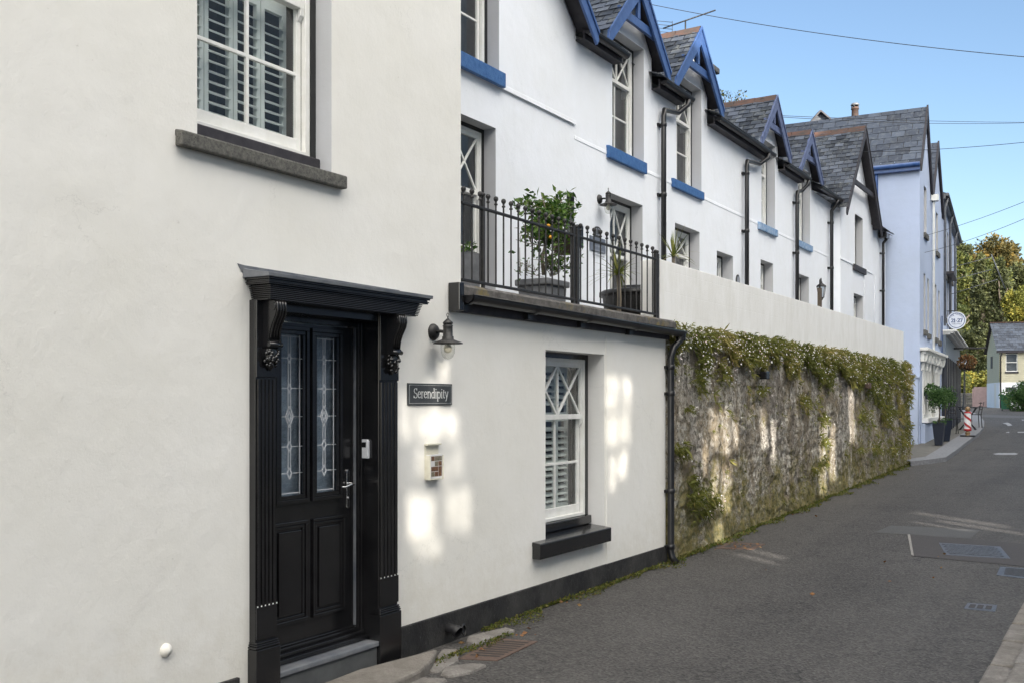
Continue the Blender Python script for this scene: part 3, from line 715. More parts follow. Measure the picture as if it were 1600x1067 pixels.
# coping slab, fascia, gutter and pipe of the wing
SA0, SA1 = FA.a(722, .08), FA.px(1056, 500, .08)[0]
MB(FA).prism([(-1.3, ZC+.02), (.055, ZC), (.085, ZC-.02), (.085, ZS), (0, ZS-.005), (-1.3, ZS-.02)], SA0-.02, SA1, 'a').build('coping', 'coping', house, bevel=.012)
MB(FA).box(SA0-.05, AX+.04, .002, .028, ZF, ZS-.006).build('fascia', 'darkwood', house, bevel=.004)
m = MB(FA); m.box(SA0-.06, SA0+.0, .002, .10, ZF, ZC+.004); m.build('fascia_end', 'black', house, bevel=.006)
def gutter(parent, fr, a0, a1, o, z, r=.055, fall=.0, brackets=(), name='gutter', mat='plastic'):
    m = MB(fr); n = 12; P = []
    for i, a in enumerate((a0, a1)):
        for k in range(n+1):
            th = math.pi*k/n; P.append((a, o-r*math.cos(th), z-fall*i-r*math.sin(th)))
        for k in range(n, -1, -1):
            th = math.pi*k/n; P.append((a, o-(r-.006)*math.cos(th), z-fall*i-(r-.006)*math.sin(th)))
    q = 2*(n+1)
    m.add(P, [(k, (k+1) % q, q+(k+1) % q, q+k) for k in range(q)]+[tuple(range(n+1)), tuple(q+k for k in range(n+1))], smooth=False)
    m.tube([(a0, o+r, z+.002), (a1, o+r, z-fall+.002)], .006, 6)
    for b in brackets:
        f = (b-a0)/(a1-a0)*fall; Q = []
        for a in (b-.02, b+.02):
            for k in range(n+1): th = math.pi*k/n; Q.append((a, o-(r+.007)*math.cos(th), z-f-(r+.009)*math.sin(th)))
        m.add(Q, [(k, k+1, n+2+k, n+1+k) for k in range(n)])
        m.box(b-.04, b+.04, o-r-.03, o-r+.02, z-f-.10, z-f-.02)
    return m.build(name, mat, parent)
gz0 = FA.px(740, 466, .10)[1]; ge = FA.px(1066, 517, .10)
gutter(house, FA, SA0+.03, ge[0], .10, ZS+.0, .055, .03, [FA.a(x, .1) for x in (835, 917, 992)]+[SA0+.06])
pa = FA.a(1048, .06)
m = MB(FA); zt = ZS-.06
m.tube([(ge[0]-.04, .10, zt+.03), (ge[0]-.04, .10, zt-.05), (pa+.02, .08, zt-.14), (pa, .062, zt-.24), (pa, .062, .16), (pa, .075, .10), (pa, .13, .03)], .035, 14)
m.lathe([(.05, 0), (.055, .05), (.05, .1)], (ge[0]-.04, .10, zt-.06), n=16)
for z in (.18, .75, 1.75, 2.02): m.lathe([(.036, 0), (.041, .005), (.041, .045), (.036, .05)], (pa, .062, z), n=14); m.box(pa-.05, pa+.05, .0, .03, z+.01, z+.04)
m.build('downpipe', 'plastic', house)
# --- door surround
for (p, q, nm) in ((FA.a(400, .05), d0, 'left'), (FA.a(593.8, .05), FA.a(622, .05), 'right')):
    if nm == 'right': p = d1
    m = MB(FA); m.box(p, q, -.02, .045, .34, 2.25)
    wd = q-p; nr = 5
    for i in range(nr): m.box(p+.006+(wd-.012)*i/nr+.004, p+.006+(wd-.012)*(i+1)/nr-.004, .045, .056, .585, 1.82)
    m.box(p, q, .045, .0562, .40, .575); m.box(p, q, .045, .0562, 1.83, 2.249)
    pl = m.build('pilaster', 'black', house, bevel=.003)
    m = MB(FA); m.box(p-.012, q+.012, -.02, .070, -.25, .345); m.box(p-.012, q+.012, -.02, .066, .347, .360); m.box(p-.008, q+.008, -.02, .063, .361, .372); m.box(p-.004, q+.004, -.02, .060, .373, .384)
    m.build('plinth_block', 'black', pl, bevel=.005)
    m = MB(FA)
    for i in range(nr+1): a = p+.006+(wd-.012)*i/nr; m.box(a-.0035, a+.0035, .0563, .0580, .575, .582)
    m.build('fluting_stop', 'wwood', pl)
    c = (p+q)/2+.012; hw = .043
    pr = [(.05, 2.25), (.135, 2.25), (.150, 2.228), (.154, 2.20), (.145, 2.165), (.120, 2.12), (.105, 2.08), (.098, 2.035), (.112, 2.02), (.112, 1.995), (.05, 1.995)]
    m = MB(FA); m.prism(pr, c-hw, c+hw, 'a')
    for s_ in (-.031, -.010, .010, .031):
        m.tube([(c+s_, o+.002, z) for o, z in pr[1:8]], .007, 8)
    m.tube([(c-hw-.004, .128, 2.212), (c+hw+.004, .128, 2.212)], .022, 14)
    m.tube([(c-hw-.006, .104, 2.008), (c+hw+.006, .104, 2.008)], .014, 12)
    for i in range(26):
        th = rnd.uniform(0, 6.28); zz = rnd.uniform(1.885, 1.99); wz = .038*math.sin(math.pi*(zz-1.87)/.15)+.012
        m.lathe([(.001, -.012), (.010, -.006), (.012, .002), (.001, .012)], (c+math.cos(th)*wz, .07+abs(math.sin(th))*wz*.8, zz), n=8)
    m.lathe([(.002, 0), (.02, .02), (.038, .06), (.042, .10), (.03, .13)], (c, .065, 1.865), n=12)
    m.build('corbel', 'black', pl)
m = MB(FA)      # canopy
cl, cr = FA.a(420.5, .187), FA.a(674, .187)
z = 2.25; 
m.box(cl+.05, cr-.09, .0, .128, 2.246, 2.252)
for i in range(8):
    m.box(cl+.055-.003*i, cr-.085+.003*i, 0, .142+.003*i, z, z+.0062); m.box(cl+.068-.003*i, cr-.098+.003*i, 0, .128+.003*i, z+.0062, z+.0098); z += .0098
for (dz, e) in ((.008, .172), (.008, .178), (.010, .170), (.010, .182)):
    m.box(cl+.187-e, cr-(.187-e), 0, e, z, z+dz-.0005); z += dz
m.build('canopy_cornice', 'black', house, bevel=.0015)
ztop = z
m = MB(FA); m.prism([(0, ztop+.001), (.195, ztop+.001), (.197, ztop+.022), (.03, ztop+.045), (0, ztop+.055)], cl-.01, cr+.008, 'a'); m.prism([(cl-.05, ztop+.075), (cl-.02, ztop+.03), (cr-.1, ztop+.045), (cr-.1, ztop+.060), (cl, ztop+.07)], 0, .004)
m.build('canopy_lead', 'lead', house, bevel=.004)
m = MB(FA)      # black jambs, head and frame
m.box(d1-.001, d1+.004, -.20, .044, .10, 2.25); m.box(d0-.004, d0+.001, -.20, .044, .10, 2.25); m.box(d0, d1, -.20, .04, 2.20, 2.246)
m.box(ar+.012, d1-.002, DO-.06, DO+.035, .20, 2.2); m.box(ar+.022, d1-.002, DO+.035, DO+.05, .20, 2.2)
m.box(d0+.002, al-.004, DO-.06, DO+.035, .20, 2.2); m.box(d0+.002, d1-.002, DO-.06, DO+.03, 2.165, 2.199)
m.build('door_frame', 'black', house, bevel=.003)
MB(FA).box(ar+.002, ar+.0115, DO-.05, DO+.012, .26, 2.16).build('weather_strip', 'lead', house)
dt = 2.16; db = .275
g = [(FA.a(490.5, DO), FA.a(528, DO))]; g.append((2*ac-g[0][1], 2*ac-g[0][0])); gzt = FA.px(509, 522, DO)[1]; gzb = FA.px(509, 772, DO)[1]
pz1 = FA.px(512, 806, DO)[1]; pz0 = FA.px(512, 958, DO)[1]
h = [(x0, x1, gzb, gzt) for x0, x1 in g]
m = MB(FA); As = sorted([al, ar]+[x for q in h for x in q[:2]]); 
m.box(al, As[1], DO-.045, DO, db, dt); m.box(As[2], As[3], DO-.045, DO, db, dt); m.box(As[4], ar, DO-.045, DO, db, dt)
for (x0, x1) in ((As[1], As[2]), (As[3], As[4])):
    m.box(x0, x1, DO-.045, DO-.0005, gzt, dt-.001); m.box(x0, x1, DO-.045, DO-.0005, db+.001, gzb)
door = m.build('door', 'black', house)
def moulding(m, a0, a1, z0, z1, o, w=.022, d=.014, inner=True):
    for k, (e, dd) in enumerate(((0, d), (w*.5, d*.55))):
        ww = w*.5-.001
        m.box(a0+e, a1-e, o, o+dd, z1-e-ww, z1-e); m.box(a0+e, a1-e, o, o+dd, z0+e, z0+e+ww)
        m.box(a0+e, a0+e+ww, o, o+dd-.0006, z0+e+ww, z1-e-ww); m.box(a1-e-ww, a1-e, o, o+dd-.0006, z0+e+ww, z1-e-ww)
m = MB(FA)
for (x0, x1, z0, z1) in h: moulding(m, x0-.030, x1+.030, z0-.03, z1+.03, DO, .05, .018)
m.build('glazing_moulding', 'black', door, bevel=.002)
pa0, pa1 = FA.a(487, DO), FA.a(538, DO)
for (x0, x1) in ((pa0, pa1), (2*ac-pa1, 2*ac-pa0)):
    m = MB(FA); moulding(m, x0, x1, pz0, pz1, DO, .045, .016); 
    m.prism([(x0+.055, pz0+.055), (x1-.055, pz0+.055), (x1-.055, pz1-.055), (x0+.055, pz1-.055)], DO, DO+.012)
    m.build('panel', 'black', door, bevel=.006)
for (x0, x1, z0, z1) in h:
    MB(FA).quad((x0, DO-.02, z0), (x1, DO-.02, z0), (x1, DO-.02, z1), (x0, DO-.02, z1)).build('glass_pane', 'doorglass', door, fix=False)
    m = MB(FA); c = (x0+x1)/2; oo = DO-.017; H_ = z1-z0; e = .004
    def cm(p, q, w_=.008): m.bar((p[0], oo, p[1]), (q[0], oo, q[1]), w_, .004)
    cm((x0+.022, z0+.02), (x0+.022, z1-.02), .006); cm((x1-.022, z0+.02), (x1-.022, z1-.02), .005)
    cm((x0+.022, z0+.03), (x1-.022, z0+.03), .005); cm((x0+.022, z1-.03), (x1-.022, z1-.03), .005)
    last = z1-.03
    for (f, hz, hwid) in ((.84, .028, .014), (.66, .028, .014), (.49, .062, .032), (.31, .032, .017), (.15, .034, .018)):
        zc = z0+H_*f
        for s_ in (-1, 1):
            cm((c+s_*hwid, zc), (c, zc+hz)); cm((c+s_*hwid, zc), (c, zc-hz)); cm((c+s_*hwid, zc), (x1 if s_ > 0 else x0, zc), .004)
        if hz > .05:
            for s_ in (-1, 1): cm((c+s_*hwid*.5, zc), (c, zc+hz*.5)); cm((c+s_*hwid*.5, zc), (c, zc-hz*.5))
        for s_ in (-.010, .010): cm((c+s_, zc+hz*.6), (c+s_, last), .004)
        last = zc-hz*.6
    m.build('leading', 'plasticgrey', door)
MB(FA).box(al-.02, ar+.03, DO-.09, DO-.08, .3, 2.14).build('obscure_backing', 'frosted', door, fix=False)
m = MB(FA)      # handle
hx, hz = FA.px(546, 760, DO+.02); 
m.prism([(hx-.013, hz-.13), (hx, hz-.138), (hx+.013, hz-.13), (hx+.013, hz+.10), (hx, hz+.11), (hx-.013, hz+.10)], DO, DO+.010)
m.tube([(hx, DO+.008, hz+.02), (hx, DO+.055, hz+.02)], .009, 12); m.tube([(hx+.004, DO+.052, hz+.02), (hx-.03, DO+.056, hz+.018), (hx-.075, DO+.05, hz+.004), (hx-.10, DO+.046, hz+.008)], [.010, .009, .008, .005], 12)
m.lathe([(.008, 0), (.008, .004), (.001, .005)], (hx, DO+.010, hz-.07), (0, 1, 0), 16)
m.build('handle', 'chrome', door, bevel=.002)
m = MB(FA)
for (z0, z1, oo) in ((.186, .215, -.035), (.216, .240, -.065), (.241, .262, -.095), (.2625, .274, -.11)): m.box(d0+.003, d1-.003, -.2, oo, z0, z1)
m.build('threshold', 'black', house, bevel=.005)
m = MB(FA); m.box(d0-.0, d1-.012, -.14, .040, -.3, .150); m.build('step_riser', 'sandstone', house, bevel=.004)
m = MB(FA); m.box(d0-.0, d1-.006, -.14, .055, .151, .183); m.build('step_tread', 'lead', house, bevel=.006)
# things fixed to the near wall
t = thing('key_safe', 'small pale key safe fixed inside the right jamb of the black door', 'key safe', FA.w(d1, -.05, 1.38))
m = MB(FA); m.prism([(-.088, 1.335), (-.088, 1.445), (-.078, 1.455), (-.038, 1.455), (-.028, 1.445), (-.028, 1.335)], d1-.022, d1-.0015, 'a'); m.build('casing', 'plasticgrey', t, bevel=.003)
m = MB(FA); m.box(d1-.025, d1-.0215, -.074, -.042, 1.405, 1.438); m.build('keypad', 'black', t, bevel=.001)
la, lz = FA.px(676.5, 519); wall_lamp(FA, la, lz, 'black fisherman wall lamp between the front door and the name plate, nearest the camera')
# slate name plate with serif lettering
n0, n1 = FA.a(637.8, .012), FA.a(706.6, .012); nz1, nz0 = FA.px(637.8, 597.8, .012)[1], FA.px(637.8, 632.6, .012)[1]
t = thing('name_plate', 'dark slate name plate reading Serendipity beside the front door', 'name plate', FA.w((n0+n1)/2, 0, nz0))
MB(FA).box(n0, n1, 0, .012, nz0, nz1).build('plate', 'slateplate', t, bevel=.002)
m = MB(FA); b_ = .012
for (p, q, r_, s_) in ((n0+b_, n1-b_, nz1-b_-.0015, nz1-b_), (n0+b_, n1-b_, nz0+b_, nz0+b_+.0015), (n0+b_, n0+b_+.0015, nz0+b_+.0015, nz1-b_-.0015), (n1-b_-.0015, n1-b_, nz0+b_+.0015, nz1-b_-.0015)): m.box(p, q, .012, .0128, r_, s_)
m.build('border', 'letter', t)
def arc(cx, cz, rx, rz, a0, a1, n=10): return [(cx+rx*math.cos(R(a0+(a1-a0)*i/n)), cz+rz*math.sin(R(a0+(a1-a0)*i/n))) for i in range(n+1)]
GL = {   # serif glyphs as strokes; x-height .46, cap height .68
 'S': (.50, [arc(.25, .51, .17, .16, 40, 250, 10)[0:]+arc(.25, .17, .19, .17, 70, -150, 12), [(.40, .68), (.40, .55)], [(.05, .02), (.05, .16)]]),
 'e': (.42, [[(.06, .27), (.37, .27)], arc(.215, .235, .165, .225, 8, 320, 14)]),
 'r': (.34, [[(.10, .0), (.10, .46)], [(.03, .44), (.10, .46)], [(.02, .0), (.19, .0)], arc(.24, .32, .14, .13, 170, 60, 6)]),
 'n': (.50, [[(.10, .0), (.10, .46)], [(.03, .44), (.10, .46)], [(.02, .0), (.19, .0)], arc(.25, .30, .145, .16, 170, 0, 8)+[(.395, 0)], [(.31, .0), (.48, .0)]]),
 'd': (.49, [arc(.23, .22, .17, .22, 40, 320, 12), [(.38, .0), (.38, .70)], [(.31, .68), (.38, .70)], [(.38, .0), (.45, .02)]]),
 'i': (.25, [[(.12, .0), (.12, .46)], [(.05, .44), (.12, .46)], [(.04, .0), (.21, .0)], [(.12, .60), (.12, .655)]]),
 'p': (.50, [[(.10, -.22), (.10, .46)], [(.03, .44), (.10, .46)], [(.02, -.22), (.19, -.22)], arc(.26, .22, .17, .23, 140, -140, 12)]),
 't': (.29, [[(.12, .60), (.12, .10)]+arc(.20, .09, .08, .085, 190, 330, 5), [(.02, .44), (.25, .44)]]),
 'y': (.45, [[(.06, .46), (.23, .03)], [(.39, .46), (.20, -.10), (.14, -.20), (.06, -.21)], [(.0, .46), (.13, .46)], [(.31, .46), (.44, .46)]]),
 '2': (.52, [arc(.25, .49, .17, .17, 170, -20, 9)+[(.30, .25), (.05, .02)], [(.05, .03), (.44, .03)], [(.44, .03), (.46, .13)]]),
 '1': (.34, [[(.17, 0), (.17, .66)], [(.05, .58), (.17, .66)], [(.05, 0), (.29, 0)]]),
 '-': (.34, [[(.09, .26), (.24, .26)], [(.09, .29), (.24, .29)]]),
 '7': (.48, [[(.05, .64), (.45, .64)], [(.45, .64), (.20, .0)], [(.05, .64), (.05, .53)]]),
 '3': (.48, [arc(.22, .50, .16, .16, 150, -80, 8)+arc(.22, .18, .18, .18, 80, -150, 9)])}
def lettering(fr, text, a, o, z, size, mat, parent, th=.0008, thick=.070, thin=.030, sgn=1, xs=1.0, name='lettering'):
    m = MB(fr); cur = 0; k = 0
    for ch in text:
        wd, strokes = GL[ch]
        for st in strokes:
            for p, q in zip(st, st[1:]):
                dx, dz = (q[0]-p[0]), (q[1]-p[1]); L = math.hypot(dx, dz) or 1e-6; w_ = (thin+(thick-thin)*abs(dz)/L)*size
                e = .012; ux, uz = dx/L*e, dz/L*e; k += 1
                m.bar((a+sgn*(cur+p[0]-ux)*size*xs, o+th/2+.00004*(k % 12), z+(p[1]-uz)*size), (a+sgn*(cur+q[0]+ux)*size*xs, o+th/2+.00004*(k % 12), z+(q[1]+uz)*size), w_, th)
        cur += wd
    return m.build(name, mat, parent), cur*size*xs
tw = sum(GL[c][0] for c in 'Serendipity'); sz = (nz1-nz0)*.64; l0, l1 = FA.a(646, .012), FA.a(700.5, .012)
lettering(FA, 'Serendipity', l0, .0121, nz0+(nz1-nz0)*.33, sz, 'letter', t, xs=(l1-l0)/(tw*sz))
# leaflet dispenser
t = thing('leaflet_box', 'yellowed plastic leaflet box holding picture cards below the name plate', 'leaflet holder', FA.w(FA.a(675), 0, FA.px(675, 748)[1]))
b0, b1 = FA.a(665, .01), FA.a(686, .01); bz1, bz0 = FA.px(675, 695, .01)[1], FA.px(675, 747, .01)[1]; hh = bz1-bz0
m = MB(FA); m.box(b0, b1, 0, .006, bz0, bz1); m.box(b0, b0+.004, .006, .05, bz0, bz0+hh*.7); m.box(b1-.004, b1, .006, .05, bz0, bz0+hh*.7); m.box(b0, b1, .006, .052, bz0-.006, bz0); m.box(b0-.004, b1+.004, 0, .03, bz1, bz1+.012)
m.build('holder', 'ivory', t, bevel=.002)
MB(FA).box(b0+.008, b1-.008, .008, .044, bz0+.002, bz0+hh*.72).build('leaflet_stack', 'paper', t, bevel=.001)
cells = [(0, 0, 1, 1, 'photo2'), (1, 0, 1, 1, 'photo1'), (2, 0, 1, 2, 'photo1'), (0, 1, 2, 1, 'photo1'), (0, 2, 1, 1, 'paper'), (1, 2, 1, 1, 'photo2'), (2, 2, 1, 1, 'photo1'), (0, 3, 1, 1, 'photo1'), (1, 3, 2, 1, 'photo2')]
for mt in ('photo1', 'photo2'):
    m = MB(FA); W_ = (b1-b0-.03)/3; Hh = hh*.62/4
    for (i, j, wi, hi, mm) in cells:
        if mm == mt: m.box(b0+.016+W_*i+.002, b0+.016+W_*(i+wi)-.002, .044, .0448, bz0+.015+Hh*j+.002, bz0+.015+Hh*(j+hi)-.002)
    m.build('printed_picture', mt, t)
va, vz = FA.px(258.5, 1015)
m = MB(FA); m.lathe([(.034, 0), (.034, .008), (.028, .016), (.022, .026), (.001, .032)], (va, 0, vz), (0, 1, 0), 20)
tag(m.build('vent_cap', 'cream', base=tuple(FA.w(va, 0, vz))), 'small round white cap low on the cream wall left of the door', 'vent cap')
# drain outlet from the plinth
pp = ground(716, 1003); t = thing('waste_pipe', 'black plastic waste pipe poking out of the plinth beside the rusty grate', 'waste pipe', (0, pp.y, .05))
m = MB(); c = Vector((.02, pp.y-.06, .11))
m.tube([c, c+Vector((.06, -.0, -.005)), c+Vector((.09, .0, -.02))], .036, 18, cap=False); m.tube([c+Vector((.07, 0, -.01)), c+Vector((.095, 0, -.022))], .042, 18, cap=False); m.build('pipe', 'plastic', t)
m = MB(); m.lathe([(.001, 0), (.038, .0), (.042, .012), (.03, .012)], c+Vector((.07, .085, -.02)), (1, .2, .1), 18); m.build('end_cap', 'plastic', t)
# ================================================================ TERRACE
ZEAVE = 5.90; STR = 4.72
def gable(parent, fr, c, hw, ze, za, o_wall, wins, back=2.2, ovh=.16, bmat='bluewood', wallmat='white', wtop=None, wall_hw=None, tie=True, mat='slate', king=True, zbase=ZEAVE):
    """roofed dormer gable: triangular wall, cheeks, slated slopes, bargeboards, ridge tiles"""
    wh = wall_hw or hw-.15; sl = (za-ze)/hw
    zs = ze+(hw-wh)*sl-.05; zt = wtop or zs+.05; hh = wh-(zt-zs)/sl
    m = MB(fr); m.wall(c-hh, c+hh, zbase, zt, o_wall, wins)
    for s in (-1, 1): m.add([(c+s*hh, o_wall, zbase), (c+s*wh, o_wall, zbase), (c+s*wh, o_wall, zs), (c+s*hh, o_wall, zt)], [(0, 1, 2, 3)])
    m.add([(c-hh, o_wall, zt), (c+hh, o_wall, zt), (c, o_wall, zt+hh*sl)], [(0, 1, 2)])
    for s in (-1, 1): m.quad((c+s*wh, o_wall, zbase-.1), (c+s*wh, o_wall-1.2, zbase-.1), (c+s*wh, o_wall-1.2, zs), (c+s*wh, o_wall, zs))
    m.build('gable_wall', wallmat, parent, fix=False)
    of = o_wall+ovh; m = MB(fr); L = math.hypot(hw+.03, za-ze)
    for s in (-1, 1):
        V = Vector((-s*hw, 0, za-ze)); P0 = (c+s*hw, of-back, ze) if s > 0 else (c+s*hw, of, ze)
        if s < 0: slates(m, (c-hw-.03, of+.02, ze-.03*sl), (0, -1, 0), V, back, L, rnd=rnd)
        else: slates(m, (c+hw+.03, of+.02, ze-.03*sl), (0, -1, 0), V, back, L, rnd=rnd)
    m.build('gable_roof', mat, parent, fix=False)
    m = MB(fr)
    for s in (-1, 1): m.quad((c+s*(hw+.01), of-.005, ze-.02), (c+s*(hw+.01), of-back, ze-.02), (c, of-back, za-.012), (c, of-.005, za-.012))
    m.build('soffit', 'darkwood', parent, fix=False)
    m = MB(fr); q = 0.0
    while q < back:
        L_ = .38; m.add([(c-.10, of+.015-q, za-.10*sl+.02), (c, of+.015-q, za+.035), (c+.10, of+.015-q, za-.10*sl+.02), (c-.10, of+.02-q-L_, za-.10*sl+.015), (c, of+.02-q-L_, za+.03), (c+.10, of+.02-q-L_, za-.10*sl+.015)], [(0, 1, 4, 3), (1, 2, 5, 4)]); q += L_
    m.build('ridge_tiles', 'terracotta', parent, fix=False)
    m = MB(fr); bd = .19
    for s in (-1, 1):
        e = (c+s*(hw+.06), ze-.06*sl); 
        m.prism([(e[0], e[1]+.01), (c, za+.012), (c, za-bd*1.25), (e[0]+(-s)*.03, e[1]-bd*.75), (e[0]+s*.02, e[1]-bd*.45)], of, of+.03)
        m.prism([(e[0]+s*.01, e[1]+.03), (c, za+.035), (c, za-.02), (e[0]+s*.01, e[1]-.02)], of+.03, of+.045)
    m.build('bargeboard', bmat, parent, bevel=.005)
    if tie:
        zt_ = ze+.30*(za-ze); xw = (za-zt_)/sl-.06
        m = MB(fr); m.box(c-xw, c+xw, of-.055, of-.012, zt_, zt_+.11)
        if king: m.box(c-.035, c+.035, of-.05, of-.008, zt_+.112, za-.12)
        m.build('gable_tie', bmat, parent, bevel=.004)
def pipe(parent, fr, x, ytop=None, a_g=None, zg=ZEAVE+.01, zb=2.3, og=.2, o=.075, r=.036):
    a = fr.a(x, o); m = MB(fr); pts = []
    if a_g is not None: pts += [(a_g, og, zg), (a_g, og-.01, zg-.08), ((a_g*.8+a*.2), o+.02, zg-.20), (a+.03, o, zg-.26)]
    else: pts += [(a, og, zg), (a, og-.02, zg-.08), (a, o, zg-.22)]
    pts += [(a, o, zg-.36), (a, o, zb)]
    m.tube(pts, r, 12)
    for z in (zg-.5, zg-1.45, zg-2.4): m.lathe([(r+.001, 0), (r+.008, .01), (r+.008, .05), (r+.001, .06)], (a, o, z), n=12); m.box(a-.06, a+.06, 0, .03, z+.01, z+.05)
    m.build('downpipe', 'plastic', parent)
def main_roof(parent, a0, a1, ridge_o=-2.8, ridge_z=7.45, gab=()):
    m = MB(FT); V = Vector((0, ridge_o-.22, ridge_z-5.97)); L = V.length
    slates(m, (a0, .22, 5.97), (1, 0, 0), V, a1-a0, L, rnd=rnd, keep=lambda u, v: not any(abs(a0+u-c) < hw_-.3-v*.2 and v < 1.2 for c, hw_ in gab))
    m.build('roof', 'slate', parent, fix=False)
    m = MB(FT); m.quad((a0, .20, 5.93), (a1, .20, 5.93), (a1, ridge_o, ridge_z-.03), (a0, ridge_o, ridge_z-.03)) if not gab else None
    if gab:
        segs = []; cur = a0
        for c, hw_ in gab: segs.append((cur, c-hw_+.16)); cur = c+hw_-.16
        segs.append((cur, a1))
        for p, q in segs:
            if q > p: m.quad((p, .20, 5.93), (q, .20, 5.93), (q, ridge_o, ridge_z-.03), (p, ridge_o, ridge_z-.03))
        for c, hw_ in gab: m.quad((c-hw_+.16, -.9, 5.93+1.1*.4868), (c+hw_-.16, -.9, 5.93+1.1*.4868), (c+hw_-.16, ridge_o, ridge_z-.03), (c-hw_+.16, ridge_o, ridge_z-.03))
    m.quad((a0, ridge_o, ridge_z-.03), (a1, ridge_o, ridge_z-.03), (a1, ridge_o-3, 5.9), (a0, ridge_o-3, 5.9))
    m.build('roof_boarding', 'darkwood', parent, fix=False)
    m = MB(FT); q = a0
    while q < a1-.05:
        e = min(q+.42, a1); m.add([(q, ridge_o-.12, ridge_z-.03), (q, ridge_o, ridge_z+.06), (q, ridge_o+.12, ridge_z-.03), (e, ridge_o-.12, ridge_z-.04), (e, ridge_o, ridge_z+.05), (e, ridge_o+.12, ridge_z-.04)], [(0, 1, 4, 3), (1, 2, 5, 4)]); q = e
    m.build('ridge_tiles', 'terracotta', parent, fix=False)
def bx(x): return FT.a(x)
def zz(x, y, o=0): return FT.px(x, y, o)[1]
def sillz(xr, yt, yb, xl, o=.05): return (FT.a(xl, o), FT.a(xr, o), FT.px(xr, yb, o)[1], FT.px(xr, yt, o)[1], o)
def thouse(label, a0, a1, walls, z0=0.0):
    return thing('terraced_house', label, 'house', FT.w((a0+a1)/2, 0, z0), 'white terraced houses with slated dormer gables')
def band(parent, segs, z=STR, h=.04, o=.0):
    for p, q in segs:
        m = MB(FT); m.prism([(o, z), (o+.006, z+.002), (o+.004, z+h), (o, z+h+.008)], p, q, 'a'); m.build('string_course', 'white', parent)
def eave(parent, a0, a1, o=0.0, g1=None, br=True):
    m = MB(FT); m.box(a0, a1, .002+o, .13+o, 5.865, 5.88); m.box(a0, a1, .105+o, .128+o, 5.881, 5.985); m.build('eaves_board', 'darkwood', parent)
    gutter(parent, FT, a0-.02, g1 or a1, .185+o, 5.955, .052, .0)
B = [6.0, 10.49, 13.12-.15, 16.5, 19.5, 22.25, 27.72]
# --- house 1
h1 = thouse('white terraced house behind the balcony railing, nearest of the terrace', 6.0, 10.49, None)
u1r = FT.a(781, .03); su = sillz(792, 114.5, 138, 700, .08)
U1 = (u1r-1.05, u1r, su[3], su[3]+1.62); l1r = FT.a(774.5); L1 = (l1r-1.1, l1r, 2.60, zz(774.5, 201))
D1 = (FT.a(913.5)-.45, FT.a(913.5), zz(913.5, 402), zz(913.5, 309))
ZJ = FT.px(896.7, 191, .03)[1]
m = MB(FT); m.wall(B[0]-.2, B[1], 0, ZJ, 0, [L1, D1]); m.wall(B[0]-.2, B[1]-.003, ZJ, 6.0, .02, [U1]); m.quad((B[0]-.2, 0, ZJ), (B[1], 0, ZJ), (B[1], .02, ZJ), (B[0]-.2, .02, ZJ))
m.quad((B[1]-.003, .02, ZJ), (B[1]-.003, .02, 6.4), (B[1]-.003, -.3, 6.4), (B[1]-.003, -.3, ZJ))
m.build('wall', 'white', h1, fix=False)
su = (U1[0]-.08, su[1], su[2], su[3], .05)
window(h1, FT, *U1, depth=.14, style='grid', o=.02, split=.6, sill=su, sillmat='blue', label='upper sash window with bright blue sill')
window(h1, FT, *L1, depth=.14, border=.04, fwid=.03, style='cross', split=.66, label='tall balcony sash window with crossed glazing')
window(h1, FT, *D1, depth=.26, style='vert', small=True, label='small deeply recessed window behind the leafy shrub')
band(h1, [(B[0]-.2, B[1]-.003)], z=ZJ-.02, o=.02, h=.045)
gable(h1, FT, 8.4, 2.12, 5.98, 8.0, .02, [U1], back=3.4, wall_hw=2.08, tie=True, ovh=.22, wtop=U1[3]+.05, zbase=6.0)
# --- house 2
def std(idx, label, c, xU, xUr, yhead, sill_, lows, sillmat='blue', gut=None, hw=.88, za=7.05, ze=6.17, bmat='bluewood', wop='cross', pipes=(), king=True):
    a0, a1 = B[idx], B[idx+1]
    h = thouse(label, a0, a1, None)
    s = sillz(*sill_); U = (FT.a(xU), FT.a(xUr), s[3], zz(xUr, yhead)); ho = [U]
    for (xl, xr, yt, zlow, dp, st) in lows: ho.append((FT.a(xl), FT.a(xr), zlow, zz(xr, yt)))
    m = MB(FT); m.wall(a0, a1, 0, ZEAVE, 0, ho); m.build('wall', 'white', h, fix=False)
    window(h, FT, *U, depth=.15, style='cross', split=.66, sill=s, sillmat=sillmat, border=.032, fwid=.028, label='upper sash window rising into the gable')
    for k, (xl, xr, yt, zlow, dp, st) in enumerate(lows): window(h, FT, *ho[k+1], depth=dp, style='cross' if st != 'small' else 'vert', split=.6, border=.035, fwid=.028, small=(st == 'small'))
    c = c if c else (U[0]+U[1])/2
    gable(h, FT, c, hw, ze, za, 0, [U], bmat=bmat, wtop=min(U[3]+.03, ze+.34), wall_hw=hw-.15, king=king)
    main_roof(h, a0, a1, gab=[(c, hw)])
    band(h, [(a0, U[0]-.07), (U[1]+.07, a1)])
    return h, U, c
h2, U2, c2 = std(1, 'white terraced house with lantern and slate number plaques, second in the terrace', None, 956.7, 1006, 78, (1011.5, 255, 273, 953), [(953, 1004, 321.5, 2.55, .16, 'x')], za=7.08)
h3, U3, c3 = std(2, 'white terraced house with sunlit slates and a tiny ground floor window, third in the terrace', None, 1056.7, 1096, 142, (1101, 301, 314, 1054), [(1054.6, 1093, 363, 3.3, .15, 'x'), (1120, 1145.4, 401, 3.3, .18, 'small')], za=7.08)
